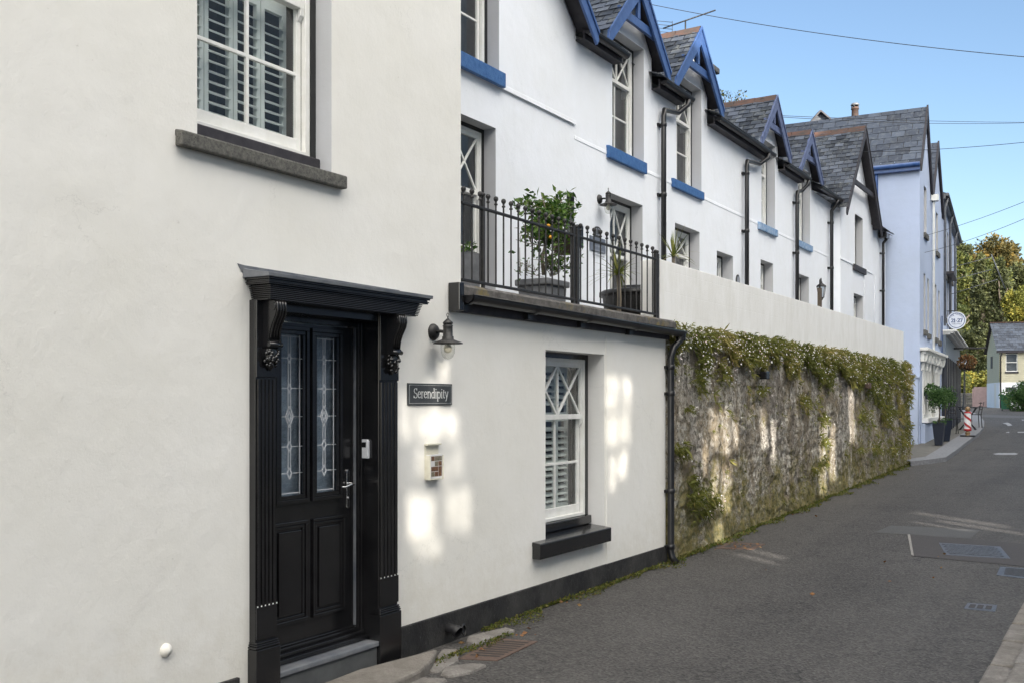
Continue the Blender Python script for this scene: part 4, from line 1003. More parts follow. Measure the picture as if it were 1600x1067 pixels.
h4, U4, c4_ = std(3, 'white terraced house with chipped pale blue sill, fourth in the terrace', 17.72, 1189.9, 1211, 230, (1216, 360, 371, 1188), [(1188.5, 1208, 412.7, 3.3, .16, 'x')], sillmat='blueworn', hw=.80, za=7.02, bmat='bluegrey')
h5, U5, c5 = std(4, 'white terraced house beside the big slated bay, fifth in the terrace', 19.98, 1247, 1265.8, 272, (1270.6, 385, 395, 1248.6), [(1247, 1264, 434, 3.3, .16, 'x')], sillmat='blueworn', hw=.78, za=6.92, ze=6.1, bmat='bluegrey')
eave(h2, B[1]+.02, U2[0]+.02); eave(h3, c2+.72, U3[0]-.0, g1=U3[0]+.12); eave(h4, c3+.72, U4[0]-.02, g1=U4[0]+.1); eave(h5, c4_+.66, U5[0]-.02, g1=U5[0]+.1)
pipe(h3, FT, 1037, a_g=U3[0]-.05); pipe(h4, FT, 1167, a_g=U4[0]-.25); pipe(h5, FT, 1245.5, a_g=U5[0]-.0)
# --- house 6 with projecting bay
h6 = thouse('white bay fronted house with a big slated gable, last of the terrace', 22.25, 27.7, None)
a0, a1 = B[5], B[6]; ob = .15; b0, b1 = FT.a(1302), 25.5
U6 = (FT.a(1335.5, ob), FT.a(1348, ob), FT.px(1353, 421, ob+.04)[1], FT.px(1348, 323, ob)[1]); L6 = (FT.a(1334, ob), FT.a(1348.5, ob), 3.3, FT.px(1348.5, 463.5, ob)[1])
m = MB(FT); m.wall(a0, b0, 0, ZEAVE, 0); m.wall(b1, a1, 0, ZEAVE+.1, 0); m.wall(b0, b1, 0, ZEAVE, ob, [U6, L6])
for a in (b0, b1): m.quad((a, 0, 0), (a, ob, 0), (a, ob, ZEAVE), (a, 0, ZEAVE))
m.build('wall', 'white', h6, fix=False)
s6 = (FT.a(1335, ob+.04), FT.a(1353.5, ob+.04), FT.px(1353, 430, ob+.04)[1], U6[2], .05)
window(h6, FT, *U6, depth=.15, style='cross', o=ob, split=.68, sill=s6, sillmat='darkwood'); window(h6, FT, *L6, depth=.15, style='cross', o=ob, split=.6)
gable(h6, FT, 23.85, 1.68, 5.82, 7.86, ob, [], back=4.0, ovh=.18, bmat='darkwood', wall_hw=1.5, zbase=ZEAVE, king=False)
main_roof(h6, a0, a1, gab=[(23.85, 1.9)])
m = MB(FT); m.box(a0, a1, .002, .20, 5.80, 5.83)
band(h6, [(a0, b0)]); m = MB(FT); m.prism([(ob, STR), (ob+.016, STR+.004), (ob+.012, STR+.04), (ob, STR+.05)], b0-.01, b1, 'a'); m.build('string_course', 'white', h6)
gutter(h6, FT, c5+.62, 22.5, .185, 5.955, .052); pipe(h6, FT, 1299.5); pipe(h6, FT, 1380, zg=5.9)
m = MB(FT); ah = FT.a(1380, .1); m.box(ah-.18, ah+.18, .02, .22, 5.78, 5.92); m.build('hopper', 'black', h6, bevel=.02)
m = MB(FT)
for x in (1350, 1366): m.tube([(FT.a(x, ob+.01), ob+.012, z) for z in (2.4, 4.7)], .009, 6)
m.build('cable', 'plasticgrey', h6)
# party wall chimney, aerial
def ray_at_X(x, X):
    u = (x-800)/F_PX; d = FWD+RGT*u; t = (X-CAM.x)/d.x; p = CAM+d*t; return p, t
def chimney(x, y, X, wd, label, mat='brick', pots=(), cap=.1, zb=6.2):
    p, d = ray_at_X(x, X); zt = CAM.z+(HOR-y)*d/F_PX; t = thing('chimney', label, 'chimney', (p.x, p.y, zb))
    m = MB(); m.box(p.x-wd/2, p.x+wd/2, p.y-wd/2, p.y+wd/2, zb, zt-cap); m.build('stack', mat, t, bevel=.02)
    m = MB(); m.box(p.x-wd/2-.06, p.x+wd/2+.06, p.y-wd/2-.06, p.y+wd/2+.06, zt-cap+.001, zt); m.build('cap', 'sandstone', t, bevel=.02)
    for (dx, dy, hp, rp) in pots:
        m = MB(); m.lathe([(rp*1.1, 0), (rp, .06), (rp*.92, hp*.8), (rp*1.12, hp*.82), (rp*1.12, hp*.88), (rp*.95, hp*.9), (rp*.95, hp), (rp*.6, hp)], (p.x+dx, p.y+dy, zt), n=18); m.build('pot', 'terracotta', t)
        m = MB(); m.lathe([(rp*1.15, hp+.06), (rp*1.2, hp+.08), (rp*.9, hp+.14), (.001, hp+.17)], (p.x+dx, p.y+dy, zt), n=18); 
        for k in range(4): th = k*math.pi/2; m.tube([(p.x+dx+math.cos(th)*rp, p.y+dy+math.sin(th)*rp, zt+hp-.02), (p.x+dx+math.cos(th)*rp, p.y+dy+math.sin(th)*rp, zt+hp+.08)], .012, 6)
        m.build('cowl', 'lead', t)
    return t, p, zt
chimney(1103, 106, -1.95, .24, 'brown stone chimney stack with slab cap behind the third gable', 'rubble', zb=5.7)
t = thing('aerial', 'television aerial on a thin mast above the third gable roof', 'aerial', at(1071, 60, 17.5))
q0, q1 = at(1036, 45, 17.5), at(1118, 16.5, 17.5); m = MB(); m.tube([q0, q1], .012, 6); m.tube([at(1071, 33, 17.5), at(1071, 75, 17.5)], .014, 6); m.build('boom', 'blackmatt', t)
m = MB(); ax = (q1-q0).normalized(); sd = Vector((.35, .85, .0)); 
for i in range(15):
    p = q0+(q1-q0)*(.12+.85*i/14); L = .16-.004*i; m.tube([p-Vector((0, 0, 1))*L*.35+ax.cross(Vector((0, 0, 1)))*L, p+Vector((0, 0, 1))*L*.35-ax.cross(Vector((0, 0, 1)))*L], .006, 5)
for z in (-.12, -.06, 0, .06, .12): m.tube([q0+Vector((-.12, -.12, z)), q0+Vector((.12, .12, z))], .005, 5)
for s in (-.12, .12): m.tube([q0+Vector((s, s, -.14)), q0+Vector((s, s, .14))], .005, 5)
m.build('element', 'blackmatt', t)
# plaques, lamp and lantern on the terrace
la, lz = FT.px(936, 312); wall_lamp(FT, la, lz, 'black fisherman wall lamp on the terrace wall above the slate plaques')
p0, p1 = FT.px(930, 350, .01), FT.px(938, 371, .01); pc = (p0[0]+p1[0])/2; t = thing('number_plaque', 'arched black house number plaque above the blue grey slate plaque', 'number plaque', FT.w(pc, 0, p1[1]))
hw_ = (p1[0]-p0[0])/2+.02; zb_, zt_ = FT.px(934, 372, .01)[1], FT.px(934, 354.5, .01)[1]
MB(FT).prism([(pc-hw_, zb_), (pc+hw_, zb_), (pc+hw_, zt_-.045)]+[(pc+hw_*math.cos(R(x)), zt_-.045+.045*math.sin(R(x))) for x in range(20, 180, 20)]+[(pc-hw_, zt_-.045)], 0, .015).build('plate', 'blackmatt', t, bevel=.002)
lettering(FT, '13', pc-.06, .0155, zb_+.03, .12, 'signgrey', t, th=.002, thick=.11, thin=.08, xs=1.1)
s0, s1 = FT.a(922, .01), FT.a(946, .01); z1_, z0_ = FT.px(922, 368, .01)[1], FT.px(922, 391, .01)[1]
t = thing('slate_plaque', 'blue grey slate plaque with faint lettering right of the recessed window', 'slate plaque', FT.w((s0+s1)/2, 0, z0_))
MB(FT).box(s0, s1, 0, .014, z0_, z1_).build('plate', 'slateplaque', t, bevel=.003)
m = MB(FT)
for j, (f0, f1) in enumerate(((.35, .65), (.25, .75), (.2, .85), (.15, .9))):
    z_ = z1_-.05-j*.055; a = s0+(s1-s0)*f0
    while a < s0+(s1-s0)*f1: w_ = rnd.uniform(.008, .02); m.box(a, a+w_, .014, .0146, z_-.012, z_+.010); a += w_+.008
m.build('lettering', 'signgrey', t)
nb = FT.px(1153, 440, .01); m = MB(FT); m.prism([(nb[0]+.085*math.cos(R(x)), nb[1]+.11*math.sin(R(x))) for x in range(0, 360, 18)], 0, .015)
o = tag(m.build('number_plaque', 'blackmatt', base=tuple(FT.w(nb[0], 0, nb[1]))), 'oval black number plaque peeping over the white block wall', 'number plaque')
m = MB(FT); m.prism([(nb[0]+.06*math.cos(R(x)), nb[1]+.08*math.sin(R(x))) for x in range(0, 360, 18)], .0152, .018); m.build('face', 'signgrey', o)
c = FT.px(1284, 455, .35); t = thing('garden_lantern', 'black lantern on a brown post behind the white block wall', 'lantern', FT.w(c[0], .25, 2.5))
m = MB(FT); m.box(c[0]-.13, c[0]-.06, .30, .37, 2.4, c[1]+.05); m.build('post', 'bark', t); 
m = MB(FT); m.tube([(c[0]-.09, .335, c[1]+.02), (c[0]-.08, .335, c[1]+.2), (c[0], .335, c[1]+.24), (c[0]+.02, .335, c[1]+.17)], .014, 8); m.lathe([(.001, .20), (.02, .18), (.03, .15), (.10, .10), (.105, .085), (.09, .08)], (c[0]+.02, .335, c[1]), n=6, smooth=False); m.lathe([(.05, -.14), (.055, -.12), (.03, -.17), (.001, -.2)], (c[0]+.02, .335, c[1]), n=6)
for k in range(6): th = k*math.pi/3; m.tube([(c[0]+.02+.088*math.cos(th), .335+.088*math.sin(th), c[1]+.085), (c[0]+.02+.052*math.cos(th), .335+.052*math.sin(th), c[1]-.13)], .006, 5)
m.build('cage', 'blackmatt', t)
m = MB(FT); m.lathe([(.082, .08), (.048, -.125)], (c[0]+.02, .335, c[1]), n=6, smooth=False); m.build('lantern_pane', 'frost', t)

# ---------------------------------------------------------------- terrace floor, block wall, railing
m = MB(); m.box(-1.45, -.12, AX, FA.a(1415), 1.0, 2.45); m.box(-1.45, -.03, AE, AX-.01, 2.40, ZC-.03); struct(m.build('terrace_floor', 'paving'))
ST0, ST1 = AX+.02, FA.a(1421.5); BW1 = FA.a(1412, -.03)
zw1, zw0 = FA.px(1033, 405.5, -.03)[1], 2.38
print('blockwall', zw1, FA.px(1412, 520, -.03), FA.px(1412, 572, -.03), 'stone end', ST1)
bw = MB(); bw.box(-.25, -.03, FA.a(1031.5, -.03), BW1, zw0-.1, zw1); o = bw.build('block_wall', 'block', base=(-.14, 15, zw0), bevel=.006)
tag(o, 'white painted block parapet wall standing on top of the overgrown stone wall', 'parapet wall')
# stone retaining wall with relief
m = MB(); ny = 520; nzv = 112; P = []; ztop = 2.46
for i in range(ny+1):
    Y = ST0+(ST1-ST0)*i/ny; zb = gz(Y)-.06
    for j in range(nzv+1):
        z = zb+(ztop-zb)*j/nzv; v = Vector((0, Y*2.1, z*3.2))
        d = noise.voronoi(v+Vector((0, noise.noise(Vector((0, Y*3, z*3)))*.4, noise.noise(Vector((5, Y*3, z*3)))*.4)))[0]; st = (1-math.exp(-(d[1]-d[0])*9))*.040*(.55+.45*noise.noise(Vector((8, Y, z))))
        X = .0+st+.025*noise.noise(Vector((3, Y*1.3, z*1.3)))+.018*noise.noise(Vector((9, Y*6, z*6)))+.014*noise.noise(Vector((5, Y*16, z*16)))+.010*noise.noise(Vector((6, Y*34, z*34)))
        X -= .05*max(0, z-1.2)/1.2
        X += .05*max(0, .35-(z-zb))
        if i == ny: X -= .03
        P.append((X, Y, z))
m.add(P, [(i*(nzv+1)+j, (i+1)*(nzv+1)+j, (i+1)*(nzv+1)+j+1, i*(nzv+1)+j+1) for i in range(ny) for j in range(nzv)], smooth=True)
m.add([(.03, ST0, -.1), (-1.4, ST0, -.1), (-1.4, ST0, ztop), (.0, ST0, ztop)], [(0, 1, 2, 3)]); m.add([(-.0, ST1, .3), (-1.4, ST1, .3), (-1.4, ST1, ztop), (-.05, ST1, ztop)], [(0, 1, 2, 3)]); m.add([(-.05, ST0, ztop), (-.5, ST0, ztop), (-.5, ST1, ztop), (-.05, ST1, ztop)], [(0, 1, 2, 3)])
sw = m.build('stone_wall', 'stone', base=(0, (ST0+ST1)/2, 0), fix=False); tag(sw, 'old lime streaked stone retaining wall overgrown with daisies along the lane', 'stone wall')
# little black floodlight and pipe stubs on it
for (x, y, lab) in ((1193, 586, 'small black floodlight under the daisies on the stone wall'), (1355, 602, 'small rusty bracket among the plants far along the stone wall')):
    a, z = FA.px(x, y, .06); m = MB(FA); m.box(a-.07, a+.07, .03, .12, z-.05, z+.05); m.box(a-.03, a+.03, -.05, .03, z-.02, z+.02)
    tag(m.build('floodlight' if x < 1300 else 'wall_bracket', 'black' if x < 1300 else 'rustiron', base=tuple(FA.w(a, 0, z)), bevel=.01), lab, 'floodlight' if x < 1300 else 'bracket')
# railing
RO = -.02
r0, r1 = FA.a(720.5, RO), FA.a(1027, RO); rp = FA.a(898, RO); zr1 = FA.px(720, 315, RO)[1]; zr0 = FA.px(722, 436, RO)[1]
t = thing('balcony_railing', 'black iron balcony railing with ball topped bars', 'railing', FA.w((r0+r1)/2, RO, ZC))
for (nm, z, h_) in (('top_rail', zr1, .016), ('bottom_rail', zr0, .016)):
    MB(FA).box(r0, r1, RO-.014, RO+.014, z-h_, z+h_*.2).build(nm, 'blackmatt', t, bevel=.003)
bars = [r0+.03+(rp-.07-r0-.03)*i/15 for i in range(16)]+[rp+.11+(r1-.12-rp-.11)*i/12 for i in range(13)]
for k, a in enumerate(bars):
    m = MB(FA); zt2 = zr1+.085; m.tube([(a, RO, zr0-.01), (a, RO, zt2)], .0070, 8, cap=False)
    m.lathe([(.008, -.03), (.014, -.028), (.014, -.018), (.008, -.014), (.009, .0), (.016, .007), (.0195, .018), (.017, .030), (.009, .037), (.001, .039)], (a, RO, zt2-.008), n=12)
    m.build('bar', 'blackmatt', t)
for a, w_, hh_ in ((bars[2]+.04, .012, .10), (rp-.03, .016, .09), (rp+.03, .022, .075), (r1-.05, .016, .075), (r1-.005, .018, .075)):
    m = MB(FA); m.box(a-w_, a+w_, RO-w_, RO+w_, ZC-.02, zr1+hh_-.02); m.lathe([(.012, 0), (.018, .012), (.02, .022), (.012, .034), (.001, .036)], (a, RO, zr1+hh_-.02), n=12)
    m.build('post', 'blackmatt', t, bevel=.003)
def project_(p):
    r = p-CAM; d = r.dot(FWD); return 800+F_PX*r.dot(RGT)/d, HOR-F_PX*(p.z-CAM.z)/d, d
# ================================================================ LARGE HOUSES BEYOND THE TERRACE
rnd = random.Random(11)
hb = thing('gabled_building', 'tall white building, blue shade in its paint, with twin steep slated gables and a bracketed shopfront', 'building', FB.w(2.8, 0, .55))
def farwin(parent, fr, a0, a1, z0, z1, arch=0, sill=True, fmat='wwood', o=0.0, depth=.13, sillmat='sill'):
    d = o-depth; m = MB(fr); e = .05
    m.box(a0, a0+e, d-.06, d, z0, z1); m.box(a1-e, a1, d-.06, d, z0, z1); m.box(a0+e, a1-e, d-.06, d, z1-e, z1); m.box(a0+e, a1-e, d-.06, d, z0, z0+e); m.box(a0+e, a1-e, d-.06, d+.001, (z0+z1)/2-.025, (z0+z1)/2+.025)
    w_ = m.build('window', fmat, parent)
    MB(fr).quad((a0, d-.03, z0), (a1, d-.03, z0), (a1, d-.03, z1), (a0, d-.03, z1)).build('pane', 'glass', w_, fix=False)
    MB(fr).quad((a0, d-.15, z0), (a1, d-.15, z0), (a1, d-.15, z1), (a0, d-.15, z1)).build('curtain', 'curtain', w_, fix=False)
    r = MB(fr)
    r.quad((a0, o, z0), (a0, d-.02, z0), (a0, d-.02, z1), (a0, o, z1)); r.quad((a1, o, z0), (a1, o, z1), (a1, d-.02, z1), (a1, d-.02, z0)); r.quad((a0, o, z1), (a0, d-.02, z1), (a1, d-.02, z1), (a1, o, z1)); r.quad((a0, o, z0), (a1, o, z0), (a1, d-.02, z0), (a0, d-.02, z0))
    r.build('reveal', 'reveal', w_, fix=False)
    if sill: MB(fr).box(a0-.07, a1+.07, d, o+.06, z0-.14, z0-.002).build('sill', sillmat, w_, bevel=.008)
    return w_
def zat(fr, a, o, y): return CAM.z+(HOR-y)*(fr.w(a, o, 0)-CAM).dot(FWD)/F_PX
zeB = FB.px(1436, 247)[1]; apB1 = zat(FB, 1.28, .07, 167)
c1, e1 = 1.28, 2.62; c2b, e2 = 4.12, 5.6; apB2 = zat(FB, 4.12, .07, 223); zv = apB2-(c2b-e1)*(apB1-zeB)/c1*.95
print('Bproj', [tuple(round(v, 1) for v in project_(FB.w(a, .07, z))) for a, z in ((c1, apB1), (e1, 7.5), (c2b, apB2))]); print('B', zeB, apB1, apB2, zv)
wins = []
for (xa, xb, yt, yb, wd) in ((1443.5, 1447, 287, 368, .62), (1461.5, 1465, 327, 396, .62)): a = FB.a(xb)-.2; wins.append((a-wd/2, a+wd/2, FB.px(xb, yb)[1], FB.px(xb, yt+8)[1]))
for (x, yt, yb) in ((1444.6, 428, 516), (1450.3, 436, 522), (1462, 445, 528), (1467.2, 455, 533)): a = FB.a(x); wins.append((a-.22, a+.22, FB.px(x, yb)[1], FB.px(x, yt)[1]))
shopz = FB.px(1459, 552)[1]
wins.append((.55, 4.75, 1.25, shopz-.35))
m = MB(FB); m.wall(0, 5.6, -.2, zv, 0, wins)
m.wall(.06, e1-.02, zv, zeB, 0, wins); m.add([(.06, 0, zeB), (e1-.02, 0, zeB), (c1, 0, apB1-.12)], [(0, 1, 2)]); m.add([(e1-.02, 0, zv), (5.58, 0, zv), (c2b, 0, apB2-.1)], [(0, 1, 2)])
m.quad((0, 0, -.2), (0, -9, -.2), (0, -9, zeB), (0, 0, zeB)); m.quad((5.6, 0, -.2), (5.6, -9, -.2), (5.6, -9, zv+.4), (5.6, 0, zv+.4)); m.quad((0, 0, zv), (.06, 0, zv), (.06, 0, zeB), (0, 0, zeB))
m.build('wall', 'shadewhite', hb, fix=False)
for k, w_ in enumerate(wins[:-1]): farwin(hb, FB, *w_)
m = MB(FB); sB = (apB1-zeB)/c1; LB = math.hypot(c1+.14, (c1+.14)*sB)
slates(m, (-.14, .07, zeB-.14*sB), (0, -1, 0), (1, 0, sB), 9, LB, sw=.34, sh=.24, rnd=rnd)
s2_ = (apB1-zv)/(e1-c1); slates(m, (e1+.02, .07, zv), (0, -1, 0), (-(e1-c1), 0, apB1-zv), 9, math.hypot(e1-c1, apB1-zv), sw=.34, sh=.24, rnd=rnd)
s3 = (apB2-zv)/(c2b-e1); slates(m, (e1, .07, zv), (0, -1, 0), (1, 0, s3), 9, math.hypot(c2b-e1, apB2-zv), sw=.34, sh=.24, rnd=rnd)
slates(m, (5.72, .07, zv-.1), (0, -1, 0), (-(5.72-c2b), 0, apB2-zv+.1), 9, math.hypot(5.72-c2b, apB2-zv+.1), sw=.34, sh=.24, rnd=rnd)
m.build('roof', 'slateblue', hb, fix=False)
m = MB(FB)
for (p, q) in (((-.14, zeB-.14*sB), (c1, apB1)), ((e1, zv), (c1, apB1)), ((e1, zv), (c2b, apB2)), ((5.72, zv-.1), (c2b, apB2))): m.quad((p[0], .05, p[1]-.03), (p[0], -8.8, p[1]-.03), (q[0], -8.8, q[1]-.03), (q[0], .05, q[1]-.03)); m.add([(p[0], -8.8, p[1]-3), (p[0], -8.8, p[1]), (q[0], -8.8, q[1]), (q[0], -8.8, q[1]-3)], [(0, 1, 2, 3)])
m.build('roof_boarding', 'darkwood', hb, fix=False)
for (ca, za_, e0, e1_, zz0) in ((c1, apB1, -.16, e1, zeB-.14*sB), (c2b, apB2, e1, 5.74, zv)):
    m = MB(FB)
    for e in (e0, e1_): m.prism([(e, zz0+.03 if e == e0 or ca > 3 else zv+.03), (ca, za_+.05), (ca, za_-.22), (e, (zz0 if e == e0 or ca > 3 else zv)-.16)], .03, .075)
    m.build('bargeboard', 'darkwood', hb)
m = MB(FB); m.box(-.17, -.02, -8.8, .02, zeB-.30, zeB-.19); m.tube([(-.20, .02, zeB-.16), (-.20, -8.8, zeB-.16)], .06, 10); m.build('gutter', 'bluewood', hb)
m = MB(FB); m.tube([(-.10, -1.05, zeB-.25), (-.06, -1.05, zeB-.5), (-.06, -1.05, 2.4)], .04, 10); m.build('downpipe', 'bluewood', hb)
m = MB(FB); m.tube([(e1, .09, zv-.05), (e1, .07, zv-.3), (e1, .07, .6)], .035, 10); m.box(e1-.12, e1+.12, .02, .2, zv-.12, zv+.05); m.build('downpipe', 'wwood', hb)
m = MB(FB); m.box(-.02, 5.4, .002, .20, shopz-.06, shopz+.02); m.box(.1, 5.3, .002, .14, shopz-.14, shopz-.061); m.box(.1, 5.3, .002, .10, shopz-.34, shopz-.141); m.build('shop_cornice', 'wwood', hb, bevel=.01)
for a in (.35, 1.15, 1.95, 2.75, 3.6, 4.95):
    m = MB(FB); m.prism([(.0, shopz-.142), (.17, shopz-.142), (.14, shopz-.30), (.08, shopz-.38), (.06, shopz-.55), (0, shopz-.58)], a-.07, a+.07, 'a'); m.build('bracket', 'wwood', hb, bevel=.01)
w_ = wins[-1]; m = MB(FB)
for i in range(11): a = w_[0]+(w_[1]-w_[0])*i/10; m.box(a-.035, a+.035, -.1, .03, w_[2], w_[3])
m.box(w_[0], w_[1], -.1, .024, w_[2], w_[2]+.08); m.box(w_[0], w_[1], -.1, .024, w_[3]-.08, w_[3]); m.box(w_[0]-.1, w_[1]+.1, -.05, .16, w_[2]-.12, w_[2]-.001)
sw_ = m.build('shop_window', 'wwood', hb, bevel=.006); MB(FB).quad((w_[0], -.05, w_[2]), (w_[1], -.05, w_[2]), (w_[1], -.05, w_[3]), (w_[0], -.05, w_[3])).build('pane', 'glass', sw_, fix=False)
MB(FB).box(w_[0]-.2, w_[1]+.2, -.9, -.8, .9, w_[3]+.2).build('curtain', 'curtain', sw_, fix=False)
MB(FB).box(0.2, 5.3, 0.002, .10, .4, 1.1).build('stall_riser', 'shadewhite', hb, bevel=.01)
MB(FB).box(5.25, 5.40, .03, .05, shopz+.1, shopz+1.2).build('banner', 'navy', hb)
m = MB(FB); m.prism([(5.9, 5.2), (5.98, 5.2), (5.98, 5.28), (5.9, 5.28)], 0, .01); 
a0_ = at(1436, 590, 26.1); m = MB(FB); m.box(-.22, -.002, -.55, -.02, .45, 2.28); m.box(-.25, -.002, -.58, .01, 2.281, 2.34)
o = tag(m.build('utility_cupboard', 'shadewhite', base=tuple(FB.w(-.1, -.3, .45)), bevel=.01), 'low white utility cupboard against the corner of the tall gabled building', 'cupboard')
p, d = ray_at_X(1336, -5.0)
chimney(1336, 187, -4.6, .30, 'small ridge chimney with a red pot and cowl on the tall gabled building', 'slateblue', [(.0, 0, .44, .13)], cap=.08, zb=7.2)
t = thing('rear_gable', 'small slated gable peeping over the ridge behind the bay fronted house', 'building', at(1277, 230, 36))
pk = at(1280, 177, 36); m = MB(); 
for dx, dy in ((0, 0),): m.add([tuple(pk+RGT*(-.42)+Vector((0, 0, -.5))), tuple(pk), tuple(pk+RGT*.55+Vector((0, 0, -.42))), tuple(pk+RGT*.55+Vector((0, 0, -2))), tuple(pk+RGT*(-.42)+Vector((0, 0, -2)))]+[tuple(q+FWD*2) for q in (pk+RGT*(-.42)+Vector((0, 0, -.5)), pk, pk+RGT*.55+Vector((0, 0, -.42)), pk+RGT*.55+Vector((0, 0, -2)), pk+RGT*(-.42)+Vector((0, 0, -2)))], [(0, 1, 2, 3, 4), (0, 1, 6, 5), (1, 2, 7, 6), (5, 6, 7, 8, 9)])
m.build('gable_wall', 'slateblue', t)
m = MB(); m.bar(tuple(pk+RGT*(-.45)+Vector((0, 0, -.5))), tuple(pk+Vector((0, 0, .04))), .4, .05, (0, 0, 1)); m.bar(tuple(pk+RGT*.555+Vector((0, 0, -.44))), tuple(pk+Vector((0, 0, .03))), .4, .05, (0, 0, 1)); m.build('coping', 'darkwood', t)
# public house
ph = thing('corner_pub', 'white three storey pub with dark shopfront and long grey eaves', 'building', FP.w(5, 0, .7))
zP = zat(FP, .1, .1, 304); LP_ = FP.a(1494.5)
print('P', zP, LP_)
pw = []
for x, y0, y1 in ((1476, 352, 430), (1481, 365, 435), (1486.5, 385, 440)): a = FP.a(x); pw.append((a-.42, a+.42, FP.px(x, y1)[1], min(zP-.4, FP.px(x, y0)[1])))
for x in (1476.2, 1481, 1486.5): a = FP.a(x); pw.append((a-.4, a+.4, 4.35, 5.7))
m = MB(FP); m.wall(0, LP_, -.2, zP, 0, pw); m.quad((LP_, 0, -.2), (LP_, -8, -.2), (LP_, -8, zP), (LP_, 0, zP)); m.build('wall', 'shadewhite', ph, fix=False)
for w_ in pw: farwin(ph, FP, *w_, fmat='darkwood')
m = MB(FP); m.add([(-.1, .14, zP), (LP_+.1, .14, zP), (LP_+.1, -4, zP+1.5), (-.1, -4, zP+1.5)], [(0, 1, 2, 3)]); m.add([(LP_+.1, .14, zP), (LP_+.1, -4, zP+1.5), (LP_+.1, -8, zP)], [(0, 1, 2)]); m.build('roof', 'slateblue', ph, fix=False)
m = MB(FP); m.box(-.1, LP_+.1, .002, .12, zP-.16, zP-.005); m.tube([(-.1, .17, zP-.04), (LP_+.1, .17, zP-.04)], .05, 10); m.build('eaves', 'lead', ph)
for a in (.3, 3.6, 7.2): MB(FP).tube([(a, .15, zP-.1), (a, .08, zP-.4), (a, .08, 4)], .04, 8).build('downpipe', 'lead', ph)
zf1 = FP.px(1474, 520)[1]; print('pubfascia', zf1)
m = MB(FP); m.box(.02, LP_+.1, .002, .12, zf1-.75, zf1-.12); m.build('fascia', 'greyshop', ph, bevel=.01)
m = MB(FP); m.box(-.05, LP_+.18, .002, .42, zf1-.03, zf1+.03); m.box(-.02, LP_+.15, .002, .34, zf1-.08, zf1-.031); m.box(0, LP_+.12, .002, .24, zf1-.119, zf1-.081); m.build('cornice', 'wwood', ph, bevel=.01)
m = MB(FP); m.box(.02, LP_+.02, .002, .05, .5, zf1-.76)
for i in range(10): a = .1+i*(LP_-.2)/9; m.box(a-.1, a+.1, .05, .16, .5, zf1-.77)
m.build('shopfront', 'blackshop', ph, bevel=.01)
for i in (1, 3, 5, 7):
    a = .1+i*(LP_-.2)/9; MB(FP).quad((a+.12, .055, 1.5), (a+.9, .055, 1.5), (a+.9, .055, 3.1), (a+.12, .055, 3.1)).build('shop_pane', 'glass', ph, fix=False)
m = MB(FP); m.prism([(2.2, 5.80), (4.6, 5.80), (4.6, 5.88), (2.2, 5.88)], .002, .25); m.build('balcony_ledge', 'darkwood', ph)
m = MB(FP); a = 5.2; m.box(a, a+.06, .02, 1.15, 3.50, 3.56); m.box(a, a+.06, .0, .04, 3.2, 3.9); o = tag(m.build('sign_bracket', 'blackmatt', base=tuple(FP.w(a, 0, 3.5)), bevel=.005), 'long black iron bracket reaching out from the pub shopfront', 'bracket')
# banner frame on the pub
m = MB(FP); m.tube([(6, 0, 6.45), (6, 1.3, 6.75)], .012, 6); m.tube([(6, 0, 6.0), (6, 1.3, 6.3)], .012, 6); m.tube([(6, 1.3, 6.85), (6.1, 1.75, 5.6)], .02, 6); m.tube([(6, 0, 5.5), (6, 1.5, 5.95)], .012, 6)
tag(m.build('flag_bracket', 'lead', base=tuple(FP.w(6, 0, 6)), bevel=0), 'pale metal flag bracket sticking out high on the pub front', 'bracket')
# round sign
class Sgn(Frame):
    def __init__(s, o, A, N_): s.O, s.A, s.N = o, A, N_
sc_ = FP.px(1492, 501, .62); 
aS = None
best = min(((abs(0), a) for a in [3.0]), default=None)
def project(p): r = p-CAM; d = r.dot(FWD); return 800+F_PX*r.dot(RGT)/d, HOR-F_PX*(p.z-CAM.z)/d, d
oo = .3
while project(FP.w(3.0, oo, 4))[0] < 1492: oo += .01
dS = project(FP.w(3.0, oo, 4))[2]; zS = CAM.z+(HOR-501)*dS/F_PX; rS = 13.6*dS/F_PX
FSg = Sgn(FP.w(3.0, oo, 0), FP.N.copy(), -FP.A); print('sign', oo, dS, zS, rS)
t = thing('round_sign', 'round white hanging sign reading 21-27 on a bracket over the pavement', 'sign', FSg.w(0, 0, zS))
m = MB(FSg); m.lathe([(.001, -.02), (rS, -.02), (rS, .02), (.001, .02)], (0, 0, zS), (0, 1, 0), 40, smooth=False); m.build('disc', 'signwhite', t)
m = MB(FSg); m.lathe([(rS*.80, .0202), (rS*.80, .024), (rS*.87, .024), (rS*.87, .0202)], (0, 0, zS), (0, 1, 0), 48, smooth=False); m.build('ring', 'navy', t)
tw = sum(GL[c][0] for c in '21-27'); sz = rS*.62
lettering(FSg, '21-27', -rS*.60, .021, zS-rS*.22, sz, 'navy', t, th=.002, thick=.16, thin=.07, xs=rS*1.22/(tw*sz))
